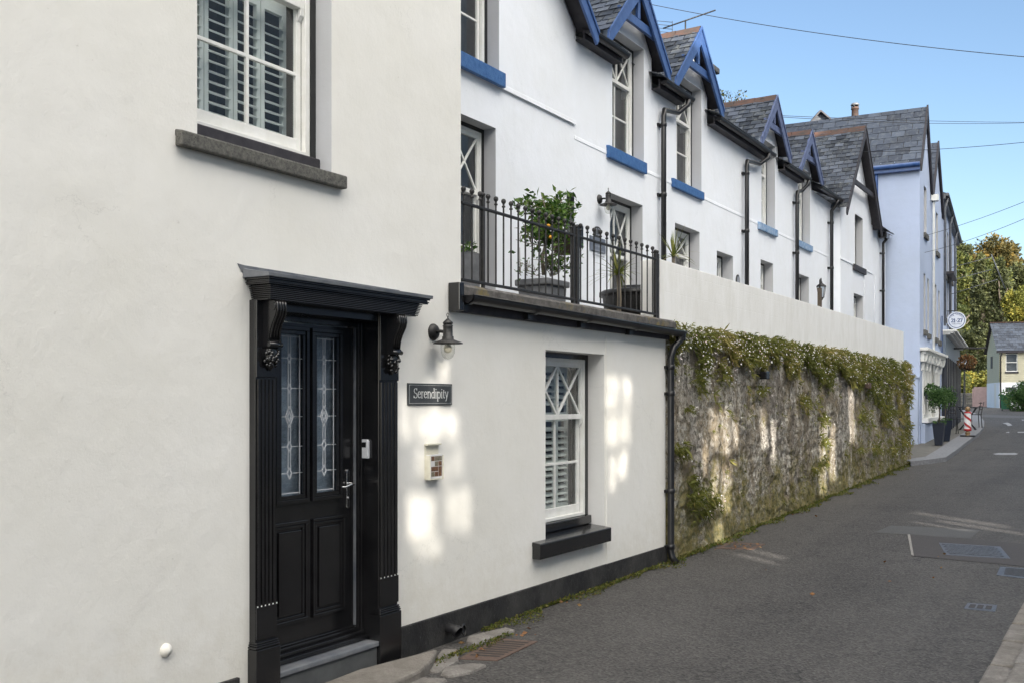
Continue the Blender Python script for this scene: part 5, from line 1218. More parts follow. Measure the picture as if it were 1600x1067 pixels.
def word(txt, size, cx, cz, ang, parent):
    cu = bpy.data.curves.new('lettering', 'FONT'); cu.body = txt; cu.size = size; cu.align_x = 'CENTER'; cu.extrude = .001; cu.materials.append(M['navy']); cu.resolution_u = 3
    to = bpy.data.objects.new('tmp', cu); me = bpy.data.meshes.new_from_object(to); bpy.data.objects.remove(to); ob = bpy.data.objects.new('lettering', me); COL.objects.link(ob)
    X, Y_ = FSg.A, Vector((0, 0, 1)); Mx = Matrix((X, Y_, X.cross(Y_))).transposed().to_4x4(); Mx = Matrix.Translation(FSg.w(cx, .0225, cz)) @ Mx @ Matrix.Rotation(ang, 4, 'Z')
    ob.parent = parent; ob.matrix_parent_inverse = Matrix.Identity(4); ob.matrix_basis = Matrix.Translation(-Vector(parent['_b'])) @ Mx
for i, ch in enumerate('FINE TAVERNS'):
    if ch == ' ': continue
    th = R(152-i*(124/11)); word(ch, rS*.25, rS*.62*math.cos(th), zS+rS*.62*math.sin(th), th-math.pi/2, t)
word('FORE STREET', rS*.17, 0, zS-rS*.46, 0, t)
m = MB(FSg); m.tube([(-oo, 0, zS+rS*1.12), (rS*.5, 0, zS+rS*1.12)], .014, 6); m.tube([(-oo, 0, zS+rS*.4), (-rS*.9, 0, zS+rS*1.1)], .01, 6); m.tube([(0, 0, zS+rS*1.12), (0, 0, zS+rS*.98)], .01, 6); m.build('sign_bracket', 'blackmatt', t)
# ---------------------------------------------------------------- pavement things
H_ = .10
c = ground(1512, 681.5, H_); u = 47*(c-CAM).dot(FWD)/F_PX; t = thing('barber_pole', 'red and white striped barber pole with gold balls standing at the kerb', 'barber pole', c)
cx, cy, cz = c; s = u/1.0
m = MB(); m.lathe([(.001, 0), (.24*s, 0), (.24*s, .045*s), (.001, .045*s)], c, n=24, smooth=False); m.build('base', 'blackmatt', t)
m = MB(); m.lathe([(.09*s, .045*s), (.06*s, .07*s), (.085*s, .10*s), (.085*s, .14*s), (.05*s, .17*s), (.08*s, .19*s)], c, n=20); m.build('lower_ball', 'gold', t)
m = MB(); m.lathe([(.001, .82*s), (.06*s, .84*s), (.085*s, .89*s), (.08*s, .95*s), (.045*s, .985*s), (.001, 1.0*s)], c, n=20); m.build('upper_ball', 'gold', t)
m = MB(); m.lathe([(.11*s, .26*s), (.11*s, .78*s)], c, n=32); m.build('column', 'wgloss', t)
m = MB(); m.lathe([(.075*s, .18*s), (.12*s, .20*s), (.12*s, .255*s), (.11*s, .262*s)], c, n=28); m.lathe([(.11*s, .775*s), (.12*s, .79*s), (.10*s, .82*s), (.06*s, .83*s)], c, n=28); m.build('collar', 'red', t)
n = 120
m = MB()
for k in range(2):
    P = []
    for i in range(n+1):
        f = i/n; th = k*math.pi-7.5*f; z_ = .20+.62*f
        for dz in (0, .085): P.append((cx+.1125*s*math.cos(th), cy+.1125*s*math.sin(th), cz+s*min(.775, max(.265, z_+dz))))
    m.add(P, [(2*i, 2*i+1, 2*i+3, 2*i+2) for i in range(n)], smooth=True)
m.build('stripe', 'red', t, fix=False)
def planter(c, label, copy=None):
    t = thing('bay_tree_planter', label, 'potted tree', c, 'clipped bay trees in tall dark pots')
    m = MB(); m.lathe([(.001, 0), (.12, 0), (.19, .52), (.20, .56), (.175, .56), (.17, .50), (.001, .50)], c, n=4, smooth=False); m.build('pot', 'blackshop', t, bevel=.008)
    m = MB(); c = Vector(c)
    m.tube([c+Vector((0, 0, .5)), c+Vector((.02, .01, .8)), c+Vector((-.01, 0, 1.15))], .016, 8); m.build('stem', 'bark', t)
    m = MB(); rr = random.Random(5)
    for k in range(16):
        dd = Vector((rr.gauss(0, 1), rr.gauss(0, 1), rr.gauss(0, .7))).normalized()*.17; leafs(m, c+Vector((0, 0, 1.18))+dd, .14, 90, .055, rr)
    m.build('foliage', 'leaf_bay', t, fix=False)
    m = MB(); leafs(m, c+Vector((0, 0, .56)), (.16, .16, .04), 120, .05, rr); m.build('underplanting', 'leaf_bay', t, fix=False)
    return t
q1_ = ground(1467, 695, H_); q2_ = ground(1476.5, 689, H_)
t1 = planter(tuple(q1_), 'clipped bay tree in a tall dark pot by the shop window, nearer one'); copy_tree(t1, q2_, 'clipped bay tree in a tall dark pot by the shop window, farther one', rz=.6)
q3_ = ground(1453, 688, H_)
t = thing('window_box', 'trailing plant hanging on the white shopfront above the bay trees', 'hanging plant', FB.w(1.0, .15, 1.9)); m = MB(FB); m.box(.8, 1.25, .05, .22, 1.75, 1.9); m.build('box', 'blackshop', t)
m = MB(); leafs(m, FB.w(1.0, .17, 1.95), (.17, .25, .2), 500, .06, rnd); leafs(m, FB.w(1.0, .2, 1.65), (.1, .2, .25), 200, .05, rnd); m.build('foliage', 'leaf_bay', t, fix=False)
# black bistro furniture by the pub
def ftable(c, label):
    t = thing('bistro_table', label, 'table', c); c = Vector(c); h = .72
    m = MB(); m.lathe([(.001, h), (.32, h), (.32, h+.03), (.001, h+.03)], c, n=24, smooth=False); m.build('tabletop', 'blackmatt', t)
    for (a, b) in (((-.25, -.15), (.25, .15)), ((.25, -.15), (-.25, .15)), ((-.25, .15), (.25, -.15)), ((.25, .15), (-.25, -.15))):
        m = MB(); m.tube([c+Vector((a[0], a[1], 0)), c+Vector((b[0]*.2, b[1]*.2, h*.55)), c+Vector((b[0], b[1], h))], .014, 6); m.build('leg', 'blackmatt', t)
def fchair(c, rz, label):
    t = thing('bistro_chair', label, 'chair', c, 'black bistro chairs outside the pub'); c = Vector(c); Rm = Matrix.Rotation(rz, 3, 'Z'); T = lambda x, y, z: c+Rm @ Vector((x, y, z))
    m = MB(); m.add([tuple(T(x, y, z)) for z in (.44, .46) for (x, y) in ((-.19, -.19), (.19, -.19), (.19, .19), (-.19, .19))], [(0, 1, 2, 3), (4, 7, 6, 5), (0, 1, 5, 4), (1, 2, 6, 5), (2, 3, 7, 6), (3, 0, 4, 7)]); m.build('seat', 'blackmatt', t)
    for (x, y) in ((-.18, -.18), (.18, -.18)): m = MB(); m.tube([T(x, y, 0), T(x, y+.05, .44)], .013, 6); m.build('leg', 'blackmatt', t)
    for (x, y) in ((-.18, .2), (.18, .2)): m = MB(); m.tube([T(x, y, 0), T(x, y-.03, .45), T(x, y+.06, .88)], .013, 6); m.build('leg', 'blackmatt', t)
    m = MB()
    for z in (.62, .72, .84): m.tube([T(-.18, .2+.0, z), T(0, .24, z), T(.18, .2, z)], .014, 6)
    m.build('backrest', 'blackmatt', t)
ftable(ground(1508, 672, H_)+Vector((0, .6, 0)), 'black folding bistro table outside the pub behind the barber pole')
fchair(ground(1496, 677, H_), 2.4, 'black bistro chair nearest the pub shopfront'); fchair(ground(1520, 668, H_)+Vector((0, .4, 0)), -1.2, 'black bistro chair just right of the barber pole')
g_ = FP.w(6.5, .5, 0); t = thing('hanging_basket', 'dark red flower basket hanging under the pub fascia', 'hanging basket', (g_.x, g_.y, 3.0)); m = MB(); m.lathe([(.001, -.2), (.14, -.12), (.18, 0), (.001, 0)], (g_.x, g_.y, 3.0), n=14); m.build('basket', 'bark', t); m = MB(); leafs(m, (g_.x, g_.y, 3.1), (.3, .3, .25), 600, .08, rnd); m.build('foliage', 'deadleaf', t, fix=False)
m = MB(); m.tube([(g_.x, g_.y, 3.0), (g_.x, g_.y, 3.5)], .01, 5); m.build('chain', 'blackmatt', t)
# street lamp at the junction
c = at(1507, 632, 62); c.z = gz(c.y); t = thing('street_lamp', 'slim black street lamp with a pale lantern at the far junction', 'street lamp', c)
hL = (CAM.z+(HOR-575)*62/F_PX)-c.z
m = MB(); m.lathe([(.16, 0), (.16, .3), (.10, .4), (.09, 1.0), (.055, 1.1), (.045, hL-.15), (.06, hL-.05)], c, n=12); m.build('post', 'blackmatt', t)
m = MB(); m.lathe([(.10, hL-.04), (.21, hL+.42)], c, n=6, smooth=False); m.build('lantern_pane', 'frost', t); m = MB(); m.lathe([(.24, hL+.42), (.20, hL+.5), (.08, hL+.62), (.03, hL+.72), (.001, hL+.8)], c, n=6, smooth=False); m.build('lantern_cap', 'blackmatt', t)
# ---------------------------------------------------------------- yellow house
class FrameV(Frame): pass
cY = at(1562, 641, 75); FY = Frame(cY.x, cY.y, -74); z0 = gz(cY.y)-.1
zeY = CAM.z+(HOR-546)*75/F_PX; zrY = CAM.z+(HOR-504)*77/F_PX; zmid = CAM.z+(HOR-597)*75/F_PX
yh = thing('clapboard_house', 'cream clapboard house over a white ground floor at the junction', 'house', FY.w(4, 0, z0))
uw = [FY.px(1571.5, 0)[0], FY.px(1590, 0)[0]]; W1 = (uw[0], uw[1], FY.px(1580, 580)[1], FY.px(1580, 552)[1]); W2 = (FY.a(1570.5), FY.a(1588), FY.px(1580, 621)[1], FY.px(1580, 604)[1])
m = MB(FY); m.wall(0, 9, z0, zmid, .03, [W2]); m.quad((-.03, .03, z0), (-.03, -5, z0), (-.03, -5, zmid), (-.03, .03, zmid)); m.quad((-.03, .03, zmid), (9, .03, zmid), (9, -.05, zmid), (-.03, -.05, zmid)); m.quad((0, .03, z0), (-.03, .03, z0), (-.03, .03, zmid), (0, .03, zmid)); m.build('lower_wall', 'white', yh, fix=False)
m = MB(FY); z = zmid
while z < zeY-.02:
    for (p, q) in ((0, W1[0]), (W1[1], 9)) if W1[2]-.14 < z < W1[3] else ((0, 9),):
        m.add([(p, .028, z), (q, .028, z), (q, .004, z+.145), (p, .004, z+.145), (p, 0, z), (q, 0, z)], [(0, 1, 2, 3), (0, 4, 5, 1)], rnd.random())
    z += .145
z = zmid
while z < zrY-.1:
    f = 1 if z < zeY-.1 else (zrY-z)/(zrY-zeY+.1); o1, o2 = -2.5+2.5*f, -2.5-2.5*f
    m.add([(-.028, o1, z), (-.028, o2, z), (-.004, o2, z+.145), (-.004, o1, z+.145), (0, o1, z), (0, o2, z)], [(0, 1, 2, 3), (0, 4, 5, 1)], rnd.random()); z += .145
m.build('clapboarding', 'clap', yh, fix=False)
m = MB(FY); Vv = Vector((0, -2.75, zrY-zeY+.1)); slates(m, (-.25, .25, zeY-.1), (1, 0, 0), Vv, 9.5, Vv.length, sw=.4, sh=.3, rnd=rnd); m.build('roof', 'slateblue', yh, fix=False)
m = MB(FY); m.quad((-.22, .24, zeY-.14), (9.2, .24, zeY-.14), (9.2, -2.5, zrY-.04), (-.22, -2.5, zrY-.04)); m.quad((-.22, -5.25, zeY-.14), (9.2, -5.25, zeY-.14), (9.2, -2.5, zrY-.04), (-.22, -2.5, zrY-.04)); m.box(-.26, -.20, .27, .22, zeY-.25, zeY-.10); m.box(-.2, 9.2, .2, .3, zeY-.24, zeY-.14); m.build('eaves', 'darkwood', yh, fix=False)
m = MB(FY); m.box(-.25, 9.2, -2.62, -2.38, zrY-.03, zrY+.04); m.build('ridge_tiles', 'terracotta', yh)
farwin(yh, FY, *W1, fmat='wwood', depth=.04, sillmat='darkwood'); farwin(yh, FY, *W2, fmat='wwood', depth=.1, o=.03)
m = MB(FY); m.tube([(.12, .24, zeY-.2), (.05, .08, zeY-.5), (.05, .08, z0)], .05, 8); m.build('downpipe', 'blackmatt', yh)
m = MB(FY)
MB(FY).box(-.036, -.031, -3.4, -2.6, zmid+1.1, zmid+2.0).build('side_window', 'darkwood', yh)
MB(FY).box(-.036, -.031, -1.9, -1.2, z0, z0+1.9).build('side_door', 'wwood', yh)
t = thing('wheelie_bin', 'green wheelie bin in front of the clapboard house', 'bin', ground(1572, 641)); c = ground(1572, 641)
m = MB(); m.prism([(c.x-.24, c.z+.08), (c.x+.24, c.z+.08), (c.x+.29, c.z+.93), (c.x-.29, c.z+.93)], c.y-.3, c.y+.3); m.build('body', 'greenbin', t, bevel=.02); m = MB(); m.box(c.x-.31, c.x+.31, c.y-.35, c.y+.33, c.z+.932, c.z+.99); m.build('lid', 'greenbin', t, bevel=.02)
for s_ in (-.24, .24): m = MB(); m.lathe([(.001, -.03), (.10, -.03), (.10, .03), (.001, .03)], (c.x+s_, c.y+.25, c.z+.1), (1, 0, 0), 14); m.build('wheel', 'blackmatt', t)
def shrub(name, label, cat, c, rad, n, size, mat, k=14, seed=1, group=None):
    c = Vector(c); rad = Vector(rad); rr = random.Random(seed); t = thing(name, label, cat, (c.x, c.y, c.z-rad.z), group)
    m = MB()
    for i in range(5): d = Vector((rr.uniform(-.5, .5)*rad.x, rr.uniform(-.5, .5)*rad.y, rad.z*.5)); m.tube([(c.x, c.y, c.z-rad.z-.1), tuple(c+d*.4-Vector((0, 0, rad.z*.3))), tuple(c+d)], [.06, .04, .015], 6)
    m.build('stem', 'bark', t)
    m = MB()
    for i in range(k):
        d = Vector((rr.gauss(0, 1), rr.gauss(0, 1), rr.gauss(0, 1))).normalized(); q = rr.random()**.5*.8; tb = rr.uniform(.15, .85)
        leafs(m, c+Vector((d.x*rad.x, d.y*rad.y, d.z*rad.z))*q, rad*rr.uniform(.28, .45), n//k, size, rr, tb=tb)
    m.build('foliage', mat, t, fix=False); return t
c = at(1600, 628, 62); shrub('hedge_bush', 'dark rounded hedge bush in front of the clapboard house', 'bush', (c.x, c.y, 1.9), (1.25, .9, .95), 9000, .10, 'leaf_bay', 20, 4)
c = at(1521, 590, 92); shrub('yellow_shrub', 'yellow green autumn shrub glowing above the low rubble wall', 'shrub', (c.x, c.y, 3.1), (3.0, 1.6, 1.5), 9000, .24, 'leaf_yellow', 26, 5)
c = at(1488, 592, 92); shrub('laurel_bush', 'mid green bush behind the street lamp', 'bush', (c.x, c.y, 3.0), (2.0, 1.5, 1.6), 4000, .22, 'leaf_green', 14, 6)
a_, b_ = at(1480, 625, 86), at(1532, 625, 84); m = MB(); d = (b_-a_); d.z = 0; L = d.length; d.normalize(); nn = Vector((-d.y, d.x, 0))
t = thing('rubble_wall', 'low grey rubble wall below the yellow shrub', 'wall', tuple(Vector(((a_.x+b_.x)/2, (a_.y+b_.y)/2, 1.1)))); q = 0
for row in range(5):
    q = -(row % 2)*.2
    while q < L: w_ = rnd.uniform(.35, .7); p = a_+d*q; z = 1.0+row*.27; m.add([tuple(Vector((p.x, p.y, z))+nn*s_*(.2+rnd.uniform(0, .05))+d*e+Vector((0, 0, zz_))) for zz_ in (0, .26+rnd.uniform(-.02, .03)) for s_ in (-1, 1) for e in (0, w_-.02)], [(0, 1, 3, 2), (4, 6, 7, 5), (0, 4, 5, 1), (2, 3, 7, 6), (0, 2, 6, 4), (1, 5, 7, 3)], rnd.random()); q += w_
m.build('masonry', 'rubble', t, bevel=.04)
a_ = at(1537, 630, 83); m = MB(); m.box(a_.x-.75, a_.x+.75, a_.y-.05, a_.y+.05, 1.2, CAM.z+(HOR-604)*83/F_PX); m.box(a_.x-.85, a_.x-.76, a_.y-.08, a_.y+.08, 1.1, 2.7); tag(m.build('boarded_gate', 'pinkpanel', base=(a_.x, a_.y, 1.2), bevel=.01), 'faded pink board gate beside the low rubble wall', 'gate')
# ---------------------------------------------------------------- trees on the hill
def tree(label, x, yt, yb, hwpx, depth, mat, n=6000, size=.34, k=40, seed=1, shape='round', kind='broadleaf_tree'):
    rr = random.Random(seed); top = at(x, yt, depth); bot = at(x, yb, depth); rz_ = (top.z-bot.z)/2; rx = hwpx*depth/F_PX; c = Vector((top.x, top.y, (top.z+bot.z)/2)); g = hill(c.x, c.y)-.3
    t = thing(kind, label, 'tree', (c.x, c.y, g), 'trees on the wooded hill')
    m = MB(); tt = c.z+rz_*.5; m.tube([(c.x, c.y, g), (c.x+.2, c.y, g+(tt-g)*.5), (c.x, c.y, tt)], [.42, .30, .08], 8)
    for i in range(7):
        z = g+(tt-g)*rr.uniform(.35, .8); d = Vector((rr.gauss(0, 1), rr.gauss(0, 1), 0)).normalized()*rx*.7; m.tube([(c.x, c.y, z), (c.x+d.x*.5, c.y+d.y*.5, z+rz_*.25), (c.x+d.x, c.y+d.y, z+rz_*.4)], [.16, .09, .03], 6)
    m.build('trunk', 'bark', t)
    m = MB()
    for i in range(k):
        if shape == 'column':
            zz_ = rr.uniform(-1, 1); e = (1-max(0, zz_))**.7; th = rr.uniform(0, 6.28); q = rr.uniform(.3, .8)*e; p = c+Vector((math.cos(th)*rx*q, math.sin(th)*rx*q, zz_*rz_)); r_ = Vector((rx*.38*e+.3, rx*.38*e+.3, rz_*.16))
        else:
            d = Vector((rr.gauss(0, 1), rr.gauss(0, 1), rr.gauss(0, 1))).normalized(); q = rr.uniform(.45, .88); p = c+Vector((d.x*rx, d.y*rx, d.z*rz_))*q; s_ = rr.uniform(.16, .3); r_ = Vector((rx*s_, rx*s_, rz_*s_*.95))
        tb = rr.uniform(.1, .8); leafs(m, p, r_, n//k, size, rr, shell=.25, droop=.3 if shape == 'column' else 0, tb=tb)
    m.build('crown', mat, t, fix=False); return t
tree('big round topped orange brown oak crowning the hill', 1558, 367, 470, 44, 122, 'leaf_oak', 12000, .36, 85, 1)
tree('small airy tree poking up left of the oak beside the pub eaves', 1503, 369, 420, 17, 128, 'leaf_dark', 2600, .34, 26, 2)
tree('yellow green tree against the pub wall left of the ivy clad trunks', 1503, 398, 520, 28, 112, 'leaf_green', 9000, .34, 60, 3)
tree('dark ivy clad column tree, left one of the tall pair', 1532, 408, 580, 19, 106, 'leaf_dark', 9000, .30, 60, 4, 'column', 'ivy_clad_tree')
tree('dark ivy clad column tree, right one of the tall pair', 1563, 412, 580, 20, 105, 'leaf_dark', 9000, .30, 60, 5, 'column', 'ivy_clad_tree')
tree('green tree filling the gap between oak and tall pair', 1545, 400, 500, 34, 114, 'leaf_green', 9000, .32, 60, 6)
tree('grey green tree at the right edge of the picture below the oak', 1594, 402, 520, 28, 116, 'leaf_dark', 8000, .32, 50, 7)
tree('bright yellow tree above the clapboard house roof', 1592, 446, 540, 24, 100, 'leaf_yellow', 8000, .28, 50, 8)
tree('low yellow tree beside the pub below the round sign', 1500, 470, 580, 20, 104, 'leaf_green', 5000, .30, 36, 9)
tree('dark low tree behind the street lamp lantern', 1522, 500, 600, 36, 100, 'leaf_dark', 9000, .28, 50, 10)
tree('mixed green tree between the yellow tree and the tall pair', 1575, 470, 580, 24, 108, 'leaf_green', 6000, .30, 40, 12)
tree('tree beyond the right edge leaning into the picture', 1640, 395, 540, 40, 125, 'leaf_green', 8000, .36, 50, 13)
tree('dark tree behind the pub with only its edge showing', 1460, 420, 600, 45, 120, 'leaf_dark', 6000, .36, 50, 14)
# twigs of a tree behind the terrace
c = at(1142, 160, 22); t = thing('bare_twig_tree', 'thin leafy treetop just showing over the ridge behind the fourth house', 'tree', (c.x, c.y, 3)); m = MB(); m.tube([(c.x, c.y, 3), (c.x, c.y, c.z-.4)], [.1, .05], 6)
rr = random.Random(2); lv = MB()
for i in range(9):
    p = Vector((c.x, c.y, c.z-.5)); d = Vector((rr.uniform(-.5, .5), rr.uniform(-.3, .3), 1)); e = p+d*rr.uniform(.4, .65); m.tube([p, e], [.02, .006], 5); leafs(lv, e, .14, 20, .07, rr)
m.build('branch', 'bark', t); lv.build('foliage', 'leaf_dark', t, fix=False)
# overhead wires
for (p, q, d0_, d1_, lab, sg) in (((1000, 4), (1720, 99), 18, 14, 'long overhead wire crossing the sky from the third gable', .3), ((1214, 181), (1720, 191), 20, 30, 'upper of the two overhead wires from the fourth gable', .15), ((1214, 183), (1720, 186), 20, 30, 'lower of the two overhead wires from the fourth gable', .35),
        ((1262, 237), (1720, 209), 24, 18, 'overhead wire passing in front of the tall gables', .3), ((1436, 371), (1720, 264), 27.5, 18, 'overhead wire rising right from the tall building corner', .25), ((1440, 396), (1720, 286), 27.5, 18, 'lowest overhead wire rising right from the tall building', .35)):
    a_, b_ = at(*p, d0_), at(*q, d1_); m = MB(); m.tube([a_+(b_-a_)*(i/24)-Vector((0, 0, sg*4*(i/24)*(1-i/24)*.4)) for i in range(25)], .0055, 5, cap=False); tag(m.build('overhead_wire', 'rope', base=tuple(a_)), lab, 'overhead wire')
# ================================================================ ADDED SCREEN ACROSS THE LANE (unseen: shades the lane, cut-outs shape sun patches)
XC = 14.0
def back(X, Y, Z): k = (XC-X); return Y-.725*k, Z+.47*k
oh = thing('shade_screen', 'tall screen added across the lane whose cut-outs shape the low sun into patches', 'house', (XC, 10, 0))
cells = []
def patch(x0, x1, y0, y1, fr=None, o=0.0):  # adds a screen cut-out that throws one sun patch on the wall
    a, z = FA.px((x0+x1)/2, (y0+y1)/2, o); aL, aR = FA.a(x0, o), FA.a(x1, o); hz = (FA.px((x0+x1)/2, y0, o)[1]-FA.px((x0+x1)/2, y1, o)[1])/2
    yc, zc = back(o, a, z); cells.append((yc-(aR-aL)/2, yc+(aR-aL)/2, zc-hz, zc+hz))
for r_ in ((626, 642, 618, 684), (651, 690, 638, 682), (697, 716, 645, 690), (640, 681, 772, 838), (697, 734, 764, 832), (652, 662, 700, 742), (688, 700, 560, 600), (706, 722, 700, 740)): patch(*r_)
for r_ in ((643, 660, 703, 758), (690, 702, 712, 755), (722, 738, 705, 752), (664, 684, 592, 628), (626, 640, 700, 800), (650, 690, 842, 870)): patch(*r_)
for r_ in ((947, 966, 590, 640), (971, 986, 592, 641), (947, 966, 650, 696), (969, 985, 646, 693), (951, 962, 712, 765), (966, 980, 705, 745)): patch(*r_)
for r_ in ((1112, 1124, 640, 700), (1128, 1140, 640, 710), (1145, 1153, 655, 700), (1114, 1124, 720, 790), (1129, 1143, 725, 800), (1116, 1130, 815, 850), (1281, 1292, 655, 770), (1297, 1306, 665, 750), (1328, 1337, 605, 690), (1096, 1106, 690, 740), (1190, 1198, 640, 700), (1205, 1212, 660, 720)): patch(*r_, o=.02)
def gpatch(x0, x1, y0, y1):
    p, q = ground(x0, y1), ground(x1, y0); ya, za = back(p.x, p.y, p.z); yb, zb_ = back(q.x, q.y, q.z); cells.append((min(ya, yb), max(ya, yb), min(za, zb_), max(za, zb_)))
for (x, y, dy, dz) in ((1500, 811, .15, .30), (1530, 823, .12, .26), (1472, 822, .09, .18), (1575, 829, .09, .16), (1196, 864, .10, .13), (1180, 872, .08, .13)):
    p = ground(x, y); yc, zc = back(p.x, p.y, p.z); cells.append((yc-dy, yc+dy, zc-dz, zc+dz))
NG = 6; NS = 12+NG
ok = []
for c in cells:
    if not any(c[0] < d[1]+.01 and d[0] < c[1]+.01 and c[2] < d[3]+.01 and d[2] < c[3]+.01 for d in ok): ok.append(c)
print('cells', len(cells), len(ok))
class FC(Frame):
    def __init__(s): s.O = Vector((XC, 0, 0)); s.A = Vector((0, 1, 0)); s.N = Vector((-1, 0, 0))
FCc = FC(); m = MB(FCc)
segs = [(-40, -8, 15.0), (-8, 2.2, 14.4), (2.2, 4.6, 13.9), (4.6, 15, 15.4), (15, 40, 19.0), (40, 76, 18.5)]
for (p, q, h) in segs: m.wall(p, q, -1, h, 0, [c for c in ok if c[0] >= p and c[1] <= q])
m.build('facade', 'screen_blue', oh, fix=False)  # single added sheet that keeps the lane in shade, pierced for sun patches
m = MB(FCc)
for c in ok:
    if c in cells[-NS:]: continue
    m.quad((c[0], -.002, c[2]), (c[1], -.002, c[2]), (c[1], -.002, c[3]), (c[0], -.002, c[3]))
mt = bpy.data.materials.new('patchy_light_filter'); mt.use_nodes = True; t_ = mt.node_tree; t_.nodes.clear()
o_ = t_.nodes.new('ShaderNodeOutputMaterial'); tb2 = t_.nodes.new('ShaderNodeBsdfTransparent'); t_.links.new(ramp(t_, nz(t_, 2.4, 5, coords(t_, (1, 1, .8)), .65, dist=.8), [(.36, (.10, .10, .10)), (.50, (.34, .34, .33)), (.62, (.75, .74, .72))]), tb2.inputs[0]); t_.links.new(tb2.outputs[0], o_.inputs[0]); M['dimfilter'] = mt; m.build('light_filter', 'dimfilter', oh, fix=False)  # mottled filters in the cut-outs that dim and break up the sun patches
for k, (yy, zz_) in enumerate([(y_, z_) for y_ in range(-16, 30, 4) for z_ in (2.2, 10.8)]):
    MB(FCc).box(yy-.5, yy+.5, .01, .05, zz_-.7, zz_+.7).build('window', 'curtain', oh)  # dark window-like blanks on the added screen, for reflections
# ================================================================ PLANTS
rnd = random.Random(21)
# daisies hanging over the stone wall
def tuft(m, p, L, nb, out, rr, tb):
    for _ in range(nb):
        d = Vector((out.x*rr.uniform(.3, 1.2), rr.gauss(0, .55), rr.gauss(-.05, .6))).normalized(); s_ = L*rr.uniform(.5, 1.25); q = p+d*s_*.5; e = p+d*s_+Vector((0, 0, -s_*rr.uniform(.0, .55)))
        sd = d.cross(Vector((rr.gauss(0, 1), rr.gauss(0, 1), rr.gauss(0, 1)))).normalized()*s_*.075
        tv = min(1, max(0, rr.gauss(tb, .22))); m.add([tuple(p-sd*.5), tuple(p+sd*.5), tuple(q+sd), tuple(e), tuple(q-sd)], [(0, 1, 2, 3, 4)], tv)
hang = [(1048, .55), (1062, .72), (1100, .70), (1140, .62), (1150, .30), (1175, .45), (1200, .42), (1260, .42), (1275, .55), (1296, .62), (1306, .30), (1330, .55), (1352, .80), (1375, 1.25), (1400, 1.5), (1421, 1.6)]
hy = [(FA.a(x), h) for x, h in hang]
def hangf(Y):
    if Y <= hy[0][0]: return hy[0][1]
    for (a, b), (c, d) in zip(hy, hy[1:]):
        if Y <= c: return b+(d-b)*(Y-a)/(c-a)
    return hy[-1][1]
m = MB(); fl = MB(); out = Vector((1, 0, 0)); nt_ = 0
def put(Y, Z, dens=1, fl_p=.16, tb=None):
    global nt_
    k = noise.noise(Vector((0, Y*.9, Z*1.3))); tbb = (.42+.55*k) if tb is None else tb
    cover = max(0, min(.16, .05+.10*noise.noise(Vector((4, Y*2.5, Z*3)))+.05))
    X = .02-.05*max(0, Z-1.2)/1.2+cover*rnd.random()*.8; p = Vector((X, Y, Z)); tuft(m, p, rnd.uniform(.028, .062)+(.06 if rnd.random() < .08 else 0), 6, out, rnd, tbb); nt_ += 1
    if rnd.random() < fl_p:
        q = p+Vector((rnd.uniform(.05, .12), rnd.gauss(0, .02), rnd.gauss(0, .03))); r_ = rnd.uniform(.005, .010); n_ = Vector((1, rnd.gauss(0, .5)-.5, rnd.gauss(.2, .4))).normalized(); u = n_.orthogonal().normalized(); v = n_.cross(u)
        fl.add([tuple(q+(u*math.cos(i*math.pi/3)+v*math.sin(i*math.pi/3))*r_) for i in range(6)], [tuple(range(6))], rnd.random()**2)
N_T = 13000
while nt_ < N_T:
    Y = ST0+(ST1-ST0)*rnd.random()**.85; h = hangf(Y); d = rnd.random()**.8*h*1.25; Z = 2.47-d+.06
    edge = h*(.85+.75*noise.noise(Vector((7, Y*2.0, 1)))+.5*noise.noise(Vector((2, Y*6, 3)))+.25*rnd.random())
    if d > edge*.9 or rnd.random() < (d/edge)**2*.55: continue
    if d > h*.35 and noise.noise(Vector((11, Y*3, Z*2.5))) < -.22+.25*(h > 1): continue
    put(Y, Z, fl_p=.20 if Y < 12.2 else .09)
for (x, y, r_, n_, tb) in ((1060, 706, 13, 90, .3), (1084, 778, 18, 230, .25), (1112, 784, 13, 110, .3), (1082, 752, 8, 40, .3), (1098, 800, 10, 60, .3), (1190, 612, 10, 60, .4), (1256, 626, 13, 110, .5), (1284, 655, 9, 90, .4), (1287, 690, 8, 90, .4), (1282, 722, 8, 70, .4), (1270, 735, 6, 40, .4), (1338, 702, 7, 40, .4), (1365, 700, 22, 160, .45), (1395, 705, 22, 230, .5), (1350, 650, 18, 200, .4), (1072, 640, 6, 20, .4), (1410, 690, 14, 160, .5)):
    for _ in range(n_):
        th = rnd.uniform(0, 6.28); q = abs(rnd.gauss(0, .55))*r_; a, z = FA.px(x+q*math.cos(th), y+q*1.3*math.sin(th), .04)
        if ST0 < a < ST1: put(a, z, fl_p=.10, tb=tb)
for _ in range(1500):      # stray seedlings all over the wall, thicker in the mossy joints
    Y = rnd.uniform(ST0, ST1); Z = rnd.uniform(.1, 2.2)
    if noise.noise(Vector((21, Y*2.2, Z*1.6))) > .22: put(Y, Z, fl_p=.06, tb=.5)
pl = m.build('wall_daisies', 'leaf_wall', base=(0, 15, 2.4), fix=False); tag(pl, 'mass of fine leaved wall daisies hanging over the top of the stone wall', 'wall plants'); pl['kind'] = 'stuff'
f_ = fl.build('flower', 'petal', pl, fix=False); f_['kind'] = 'stuff'
